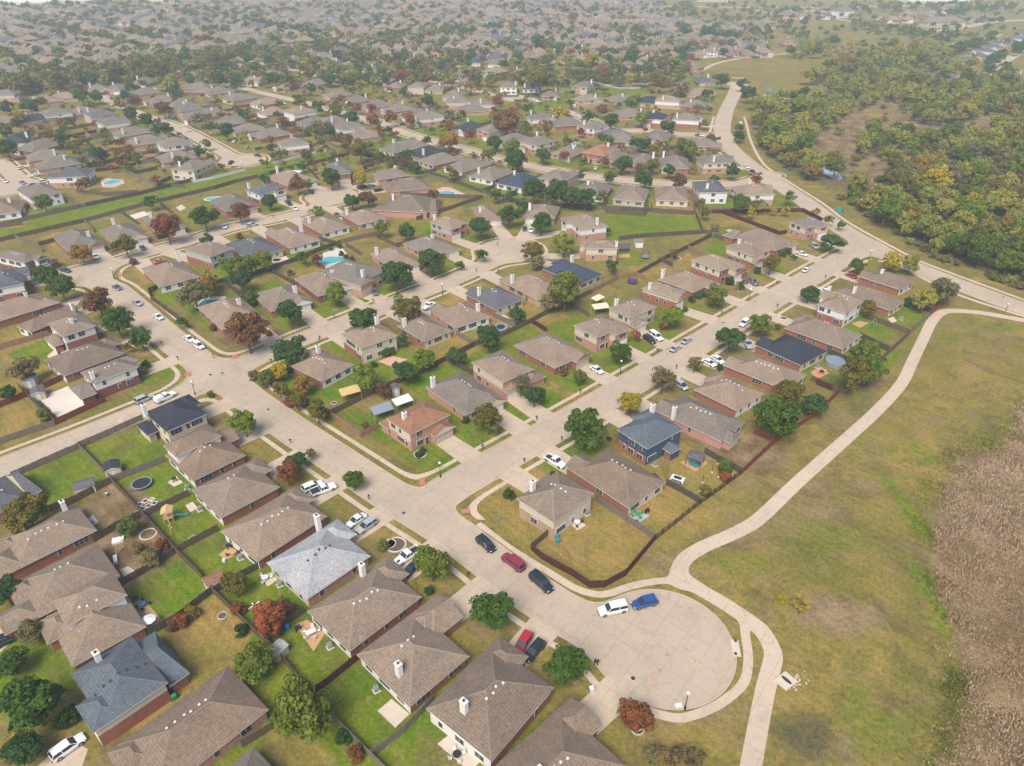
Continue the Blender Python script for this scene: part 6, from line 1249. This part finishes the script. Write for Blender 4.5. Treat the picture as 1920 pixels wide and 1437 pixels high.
for i,(x,y,mt) in enumerate([(273,941,'trim'),(285,938,'trim'),(279,950,'trim'),(290,945,'trim'),(263,947,'trim'),(268,955,'trim')]):
    a=MB(); a.ring(0,0,0,.3,.62,.8,mt,4); b=MB(); b.disc(0,0,.0,.22,.62,'orange_paint' if i==1 else 'flue',4); put('raised_bed',f'small square planter frame in the yard with the trampoline','planter',x,y,[('frame',a),('soil',b)],.3+i*.1,'planter frames')
a=MB()
for k in range(5): a.tube([(-1.6,-1.2+k*.6,0),(0,-1.2+k*.6,1.3),(1.6,-1.2+k*.6,0)],.06,'deck',5)
for z in (0.0,1.3): a.tube([(0 if z else -1.6,-1.2,z),(0 if z else -1.6,1.2,z)],.06,'deck',5)
put('timber_climbing_frame','open timber frame in the overgrown back garden','garden frame',233,1027,[('frame',a)],.5)
a=mbx((-1.1,1.1,-.8,.8,0,.5,'vent_white')); put('storage_crate','white crate lying in the overgrown back garden','crate',222,1015,[('box',a)],.4); a=mbx((-.4,.4,-1.1,1.1,.02,.6,'vent_white',0,(0,0),.05)); put('cold_frame','white slatted cold frame beside a roof corner at left','cold frame',217,1051,[('box',a)],.5)
a=MB(); a.ring(0,0,0,.12,1.5,1.8,'stone_edge',20)
put('flower_bed_border','pale rubble border round a planting bed in the overgrown garden','border',278,1002,[('edge',a)])
for x,y,r in [(742,1022,2.2),(1194,1362-5,1.3),(1195,1367,1.1),(788,852,1.6),(626,756,.8),(638,764,.9),(1388,545,1.0),(1486,490,.9),(1469,597,1.2),(1268,485,1.9),(630,580,.9),(730,1020,1.4),(417,1155,.9),(1560,461,.9),(1290,478,.8)]:
    a=MB(); a.ring(0,0,0,.14,r*.86,r,'stone_edge',22); b=MB(); b.disc(0,0,.0,.05,r*.86,'bark',20); put('flower_bed_border',f'pale curved edging round a planted bed {near_ref(x,y)}','border',x,y,[('edge',a),('soil',b)],0,'bed edgings')
# gazebo, sail shades, swim spa
a=MB()
for sx in (-1.7,1.7):
    for sy in (-1.5,1.5): a.box(sx-.06,sx+.06,sy-.06,sy+.06,0,2.4,'black_metal')
b=MB(); hip(b,-1.9,1.9,-1.7,1.7,2.4,.3,'shingle_slate','steel',caps=False); put('gazebo','open gazebo with dark grey roof over blue seats on the deck','gazebo',1302,869,[('posts',a),('roof',b)],R(-32))
for k,(dx,dy) in enumerate([(-6,2),(2,6),(9,3)]): 
    a=mbx((-.5,.5,-.5,.5,.1,.45,'teal'),(-.5,.5,.3,.5,.45,.9,'teal')); put('garden_armchair','teal cushioned armchair under the gazebo','armchair',1302+dx,869+dy,[('seat',a)],k*.8,'gazebo armchairs')
a=mbx((-1.6,1.6,-.9,.9,.4,.95,'vent_white',0,(0,0),.1)); b=mbx((-1.2,1.2,-.91,-.903,.5,.85,'mat_black'),(-.9,.9,-.5,.5,.953,1.0,'mat_black')); 
c=MB()
for sx in (-1.1,1.1):
    for sy in (-.75,.75): c.tube([(sx,sy-.1,.35),(sx,sy+.1,.35)],.35,'rubber',12)
put('utility_trailer','white and black striped small trailer on the lawn behind the blue house','trailer',1270,902,[('body',a),('stripe',b),('wheel',c)],R(-30))
def sail(px,py,sz,mat,label,rz=0):
    a=MB(); a.face([(-sz,-sz*.7,2.5),(sz,-sz*.7,2.8),(sz,sz*.7,3.0),(-sz,sz*.7,2.7)],mat); a.face([(-sz,-sz*.7,2.46),(-sz,sz*.7,2.66),(sz,sz*.7,2.96),(sz,-sz*.7,2.76)],mat); b=MB()
    for sx,sy in ((-1,-.7),(1,-.7),(1,.7),(-1,.7)): b.tube([(sx*sz,sy*sz,0),(sx*sz,sy*sz,2.7)],.07,'deck',6)
    put('shade_sail',label,'shade sail',px,py,[('cloth',a),('posts',b)],rz,'shade sails')
sail(658,748,2.6,'cloth_yellow','yellow shade sail behind the corner house',R(25)); sail(1125,588,2.6,'cloth_cream','cream shade sail beside the upper right roof',R(10)); sail(1120,572,2.0,'cloth_cream','small cream shade sail near the rear fence',R(40))
sail(718,782,2.7,'metal_sheet','grey sheet patio roof behind the orange roofed house',R(28)); sail(756,766,2.4,'vent_white','white patio canopy behind the orange roofed house',R(30)); sail(550,333,4.2,'vent_white','white patio cover behind a tan roof',R(-10)); sail(1170,473,2.4,'shingle_slate','grey lean roof beside the cream two storey house',R(0))
# dish, hoops, buckets
for x,y,l in [(1275,762,'dish'),(20,1070,'dish')]: pass
SAP=mesh_from_quads('crown',quads_on_lumps(77,16,30,.05,.9,.9,keep=.5,spread=.8,lump=.25),'leaf_Y')
o=thing('sapling','sparse yellow leaved sapling alone in the open field','sapling',(*G(1498,1150),0),0); a=link('crown',SAP,o); link('trunk',trunk('round',1),o); o.scale=(2.6,2.6,2.6)
def shrub(x,y,r,k,label):
    o=thing('shrub',label,'shrub',(*G(x,y),0),random.random()*6,'garden shrubs'); link('crown',proto('bush',1,1,k),o); o.scale=(r,r,r*1.1)
for x,y,r,k in [(453,1190,1.5,'N'),(645,1392,1.5,'N'),(667,1422,1.6,'R'),(135,1352,1.8,'N'),(120,1362,1.4,'N'),(85,788,2.2,'W'),(1038,895,1.1,'N'),(1142,826,.8,'N'),(1322,928,1.6,'O'),(1360,902,1.6,'R'),(1358,888,1.8,'G'),(620,1035,1.2,'N'),(805,1113,1.2,'N'),(786,858,1.1,'N'),(792,850,1.1,'N'),(873,793,1.3,'N'),(954,935,1.6,'N'),(1056,704,1.5,'P'),(1368,534,2.0,'N'),(1296,567,1.6,'D'),(1310,560,1.6,'D'),(1322,557,1.5,'D'),(1283,585,1.3,'G'),(1350,695,1.3,'N'),(1467,482,1.6,'D'),(1478,477,1.6,'D'),(1420,513,1.8,'D'),(1196,615,1.5,'R'),(1240,618,1.3,'R'),
 (345,1172,1.8,'R'),(360,1158,1.7,'A'),(326,1180,1.5,'P'),(1192,985,0.9,'W'),(718,1030,1.6,'W'),(742,700-10,1.3,'G'),(723,668,1.8,'G'),(735,664,1.6,'G'),(702,689,1.2,'N'),(542,700,1.5,'N'),(565,640,1.4,'P'),(505,630,1.3,'B'),(400,620,1.5,'P'),(275,690,1.5,'D'),(270,702,1.6,'T'),(252,497,1.8,'P'),(450,448,1.6,'P'),(66,512,1.8,'D'),(72,520,1.8,'D'),(135,480,1.4,'D'),(310,445,1.6,'D'),(300,448,1.6,'D'),(710,297,2.4,'D'),(718,299,2.3,'D'),(727,302,2.4,'D'),(736,305,2.4,'D'),(745,309,2.4,'D'),(754,313,2.4,'D'),(763,317,2.4,'D'),(773,322,2.6,'D'),(782,327,2.5,'D'),(640,480,1.3,'D'),(650,486,1.3,'D'),(660,490,1.3,'D'),(637,466,1.4,'D'),(620,470,1.2,'D'),
 (520,1190,1.3,'B'),(545,1150,1.6,'P'),(535,1155,1.4,'B'),(450,1150,1.6,'R'),(530,1135,1.2,'T'),(292,1048,1.8,'T'),(305,1030,1.6,'R'),(260,1035,1.5,'B'),(475,712,1.8,'T'),(512,712,2.0,'T'),(545,762,1.8,'R'),(610,782,1.8,'T'),(575,758,1.6,'B'),(395,745,1.2,'W'),(1700,575,1.2,'D'),(1680,440,1.6,'W'),(1462,1128,1.2,'Y'),(1300,1430,1.8,'B'),(1225,1425,1.8,'T'),(1275,1420,1.6,'B')]:
    shrub(x,y,r,k,f"{'small' if r<1.45 else 'rounded'} {KINDNAME[k]} shrub {near_ref(x,y)}")
# white rocks, buckets, palm
a=MB(); a.tube([(0,0,0),(.05,0,1.4)],[.14,.1],'bark',8); b=MB()
for k in range(11):
    t=k*2*PI/11; d=Vector((math.cos(t),math.sin(t),0)); s=Vector((-d.y,d.x,0))*.16; p0=Vector((.05,0,1.4)); p1=p0+d*.7+Vector((0,0,.35)); p2=p0+d*1.4+Vector((0,0,-.1))
    b.face([p0-s*.4,p0+s*.4,p1+s,p1-s],'leaf_G'); b.face([p1-s,p1+s,p2+s*.2,p2-s*.2],'leaf_G')
put('palm_tree','small palm in the garden corner behind the blue house','palm',1357,884,[('trunk',a),('fronds',b)],0,None,1.5)
# black garden poles behind blue house
for i,(x,y) in enumerate([(1335,886),(1345,870),(1317,905),(1347,895),(1312,922),(1282,920)]):
    a=MB(); a.tube([(0,0,0),(0,0,2.3)],.05,'black_metal',6); b=MB(); b.disc(0,0,0,.12,.22,'chimney',10); put('light_pole','slim black pole on a white foot in the garden behind the blue house','pole',x,y,[('shaft',a),('foot',b)],0,'garden light poles')
# lawn clutter
for x,y,c,l in [(201,930,'green_plastic','pale green barrel standing on the brown lawn at left'),(283,1055,'vent_white','white bucket by the fence junction'),(421,1054,'vent_white','white round tub near the grass edge'),(277,960,'teal','teal tub beside the fence')]:
    a=MB(); a.tube([(0,0,0),(0,0,.4),(0,0,.8)],[.3,.36,.3],c,12); b=MB(); b.disc(0,0,.8,.83,.26,'vent_white',12); put('garden_tub',l,'tub',x,y,[('barrel',a),('lid',b)])
a=MB(); a.ring(0,0,.0,.12,.6,.75,'green_plastic',20); a.tube([(-.7,0,.06),(.7,0,.06)],.05,'green_plastic',6); a.tube([(0,0,.06),(.4,-.6,.06)],.05,'green_plastic',6); put('spoked_ring','bright green spoked ring lying on the grass','ring',493,1268,[('hoop',a)])
a=MB(); a.box(-1.2,1.2,-.12,.12,.35,.45,'vent_white'); a.tube([(-.8,0,0),(-.8,0,.4),(.8,0,.4),(.8,0,0)],.05,'vent_white',6); a.box(-.1,.1,-.7,.7,.45,.52,'vent_white'); put('seesaw','white metal seesaw on the green lawn','seesaw',477,1138,[('frame',a)],.9)
# solar panels on houses: belong to roofs
def add_part(T,name,mb): return mb.build(name,T)
# commercial buildings on the skyline
def bigbuilding(px,py,w,d,h,wall,roof,label,rz,gable=False):
    a=mbx((-w/2,w/2,-d/2,d/2,0,h,wall)); r=MB()
    if gable: hip(r,-w/2-1,w/2+1,-d/2-1,d/2+1,h,.6,roof,roof.replace('shingle','ridge'),caps=False)
    else: r.box(-w/2-.3,w/2+.3,-d/2-.3,d/2+.3,h+.003,h+.8,'bright_slab')
    dd=MB()
    for k in range(int(w/5)): dd.box(-w/2+2+k*5,-w/2+4+k*5,-d/2-.06,-d/2-.01,1,3,'pane')
    put('commercial_building',label,'building',px,py,[('wall',a),('roof',r),('window',dd)],rz,'large buildings')
bigbuilding(60,7,130,45,9,'siding_white','','wide white roofed store at the top left edge',R(-8)); bigbuilding(150,10,60,30,8,'siding_beige','','flat pale store right of the widest store',R(-8)); bigbuilding(330,5,90,30,8,'siding_cream','','hazy flat building near the top left',R(-6))
bigbuilding(1578,33,26,22,10,'siding_white','shingle_brown','tall white gabled hall in the far upper right',R(20),True); bigbuilding(1765,50,58,20,6,'siding_cream','shingle_grey','long low building with grey roof in the far upper right',R(8),True); bigbuilding(1830,42,40,20,6,'siding_beige','shingle_grey','grey roofed building right of the long low one',R(12),True)
bigbuilding(1340,3,70,30,8,'siding_cream','','pale flat building at the top edge right of centre',0); bigbuilding(1750,4,120,40,8,'siding_white','','wide white building at the top right edge',0)
# playground in the upper park
patch('playground_surface',[(1432,178),(1494,181),(1493,192),(1434,193)],.05,'pink_deck')
a=MB()
for sx in (-1.2,1.2):
    for sy in (-1.2,1.2): a.box(sx-.1,sx+.1,sy-.1,sy+.1,0,3.2,'cloth_blue')
b=mbx((-1.3,1.3,-1.3,1.3,1.3,1.4,'green_plastic')); c=MB(); hip(c,-1.6,1.6,-1.6,1.6,3.2,.5,'teal','teal',caps=False); d=MB(); d.tube([(1.3,0,1.4),(3,0,.6),(4,0,.25)],.35,'green_plastic',8); put('playground_tower','blue and green play tower in the upper park','playset',1442,184,[('posts',a),('platform',b),('roof',c),('slide',d)],0,'playsets',1.6)
# red barrier at road end
a=mbx((-5.5,5.5,-.1,.1,.5,1.0,'orange_paint'),(-5.5,5.5,-.12,.12,1.1,1.3,'trim')); b=MB()
for x in (-5,-2.5,0,2.5,5): b.box(x-.08,x+.08,-.2,-.13,0,1.4,'steel')
put('road_barrier','red and white barrier closing the end of the upper road','barrier',1384,149,[('boards',a),('posts',b)],R(-5))
# person walking on the crossroads
bm_=bpy.data.meshes.new('person'); J=dict(p=(0,0,.95),c=(0,.02,1.28),n=(0,.02,1.48),h=(0,.04,1.6),ht=(0,.03,1.76),ls=(-.19,0,1.42),le=(-.26,-.03,1.14),lh=(-.24,.1,.9),rs=(.19,0,1.42),re=(.26,-.06,1.15),rh=(.26,-.1,.9),lk=(-.1,.16,.5),lf=(-.1,.1,.08),lt=(-.1,.28,.04),rk=(.1,-.04,.5),rf=(.1,-.3,.1),rt=(.1,-.14,.04),lq=(-.1,0,.9),rq=(.1,0,.9))
ks=list(J); ed=[('p','c'),('c','n'),('n','h'),('h','ht'),('n','ls'),('ls','le'),('le','lh'),('n','rs'),('rs','re'),('re','rh'),('p','lq'),('lq','lk'),('lk','lf'),('lf','lt'),('p','rq'),('rq','rk'),('rk','rf'),('rf','rt')]
RD=dict(p=.15,c=.16,n=.07,h=.1,ht=.09,ls=.07,le=.05,lh=.04,rs=.07,re=.05,rh=.04,lk=.06,lf=.045,lt=.04,rk=.06,rf=.045,rt=.04,lq=.1,rq=.1)
bm_.from_pydata([J[k] for k in ks],[(ks.index(a),ks.index(b)) for a,b in ed],[]); bm_.materials.append(MATS['shirt_dark']); o=link('person',bm_); o.location=(*G(401,672),.02); o.rotation_euler=(0,0,R(120))
sk=o.modifiers.new('skin','SKIN')
if not bm_.skin_vertices: bm_.attributes
for i,k in enumerate(ks):
    if bm_.skin_vertices: bm_.skin_vertices[0].data[i].radius=(RD[k],RD[k]); bm_.skin_vertices[0].data[i].use_root=(k=='p')
o.modifiers.new('sub','SUBSURF').levels=1
tag(o,'person in dark clothes walking across the left crossroads','person')
hm=MB(); hm.tube([(0,.0,1.62),(0,.01,1.74),(0,.01,1.82)],[.11,.12,.06],'flue',8); hm.build('hair',o)
# ------------------------------------------------------------------ sky, sun, haze, camera
w=bpy.data.worlds.new('World'); scn.world=w; w.use_nodes=True; nt=w.node_tree; bg=nt.nodes['Background']; sk=nt.nodes.new('ShaderNodeTexSky'); sk.sky_type='NISHITA'; sk.sun_disc=False
SUN_EL,SUN_AZ=R(52),R(200)
sk.sun_elevation=SUN_EL; sk.sun_rotation=SUN_AZ; sk.air_density=1.0; sk.dust_density=2.0; sk.ozone_density=1.0; nt.links.new(sk.outputs[0],bg.inputs[0]); bg.inputs[1].default_value=.115
sl=bpy.data.lights.new('sun','SUN'); sl.energy=2.5; sl.angle=R(32); sl.color=(1,.94,.87); so=link('sun',sl); dv=Vector((math.sin(SUN_AZ)*math.cos(SUN_EL),math.cos(SUN_AZ)*math.cos(SUN_EL),math.sin(SUN_EL))); so.rotation_euler=dv.to_track_quat('Z','Y').to_euler()
hz=MB(); hz.box(-2600,2600,-150,3400,-1,112,'trim'); hm_=bpy.data.materials.new('haze'); hm_.use_nodes=True; nt=hm_.node_tree; nt.nodes.clear(); out=nt.nodes.new('ShaderNodeOutputMaterial'); pv=nt.nodes.new('ShaderNodeVolumePrincipled'); pv.inputs['Density'].default_value=.00022; pv.inputs['Color'].default_value=(.86,.94,1,1); pv.inputs['Anisotropy'].default_value=0; nt.links.new(pv.outputs[0],out.inputs['Volume'])
MATS['trim_']=MATS['trim']; me=hz.mesh('haze'); me.materials[0]=hm_; ho=link('haze',me); ho['kind']='stuff'; ho['label']='thin pale haze hanging over the whole estate'
cam=bpy.data.cameras.new('camera'); cam.sensor_width=36; cam.lens=36*F_PX/1920; cam.clip_end=20000; cam.clip_start=.5; co=link('camera',cam); co.location=(0,0,CAM_H); co.rotation_euler=(PI/2-PITCH,0,0); scn.camera=co
scn.view_settings.view_transform='Standard'; scn.view_settings.look='None'; scn.view_settings.gamma=1; scn.view_settings.exposure=.87
scn.cycles.max_bounces=4; scn.cycles.diffuse_bounces=2; scn.cycles.glossy_bounces=2; scn.cycles.transmission_bounces=2; scn.cycles.volume_bounces=2; scn.cycles.use_denoising=True; scn.cycles.caustics_reflective=False; scn.cycles.caustics_refractive=False
# ------------------------------------------------------------------ labels: make each one single out its thing
from collections import defaultdict
by=defaultdict(list)
for o in THINGS: by[o['label']].append(o)
def words16(s): return ' '.join(s.split()[:16])
for l,os_ in by.items():
    if len(os_)==1: continue
    os_.sort(key=lambda o:project(o.location.x,o.location.y)[0]); n=len(os_)
    for i,o in enumerate(os_):
        if n==2: t=['on the left','on the right'][i]
        elif i<11: t='leftmost' if i==0 else f'{ORD[i+1]} from left'
        elif n-i<=11: t='rightmost' if i==n-1 else f'{ORD[n-i]} from right'
        else: t=f'{i+1}th from left'
        if i==n-1 and n>2: t='rightmost'
        o['label']=words16(t+' '+l) if n>2 and i in(0,n-1) else words16(l)+', '+t
        if len(o['label'].split())>16: o['label']=' '.join(l.split()[:16-len(t.split())])+', '+t
        if 'group' not in o: o['group']='repeated items'
print('things',len(THINGS),'houses',len(HOUSES),'trees',ntree,'objects',len(bpy.data.objects))
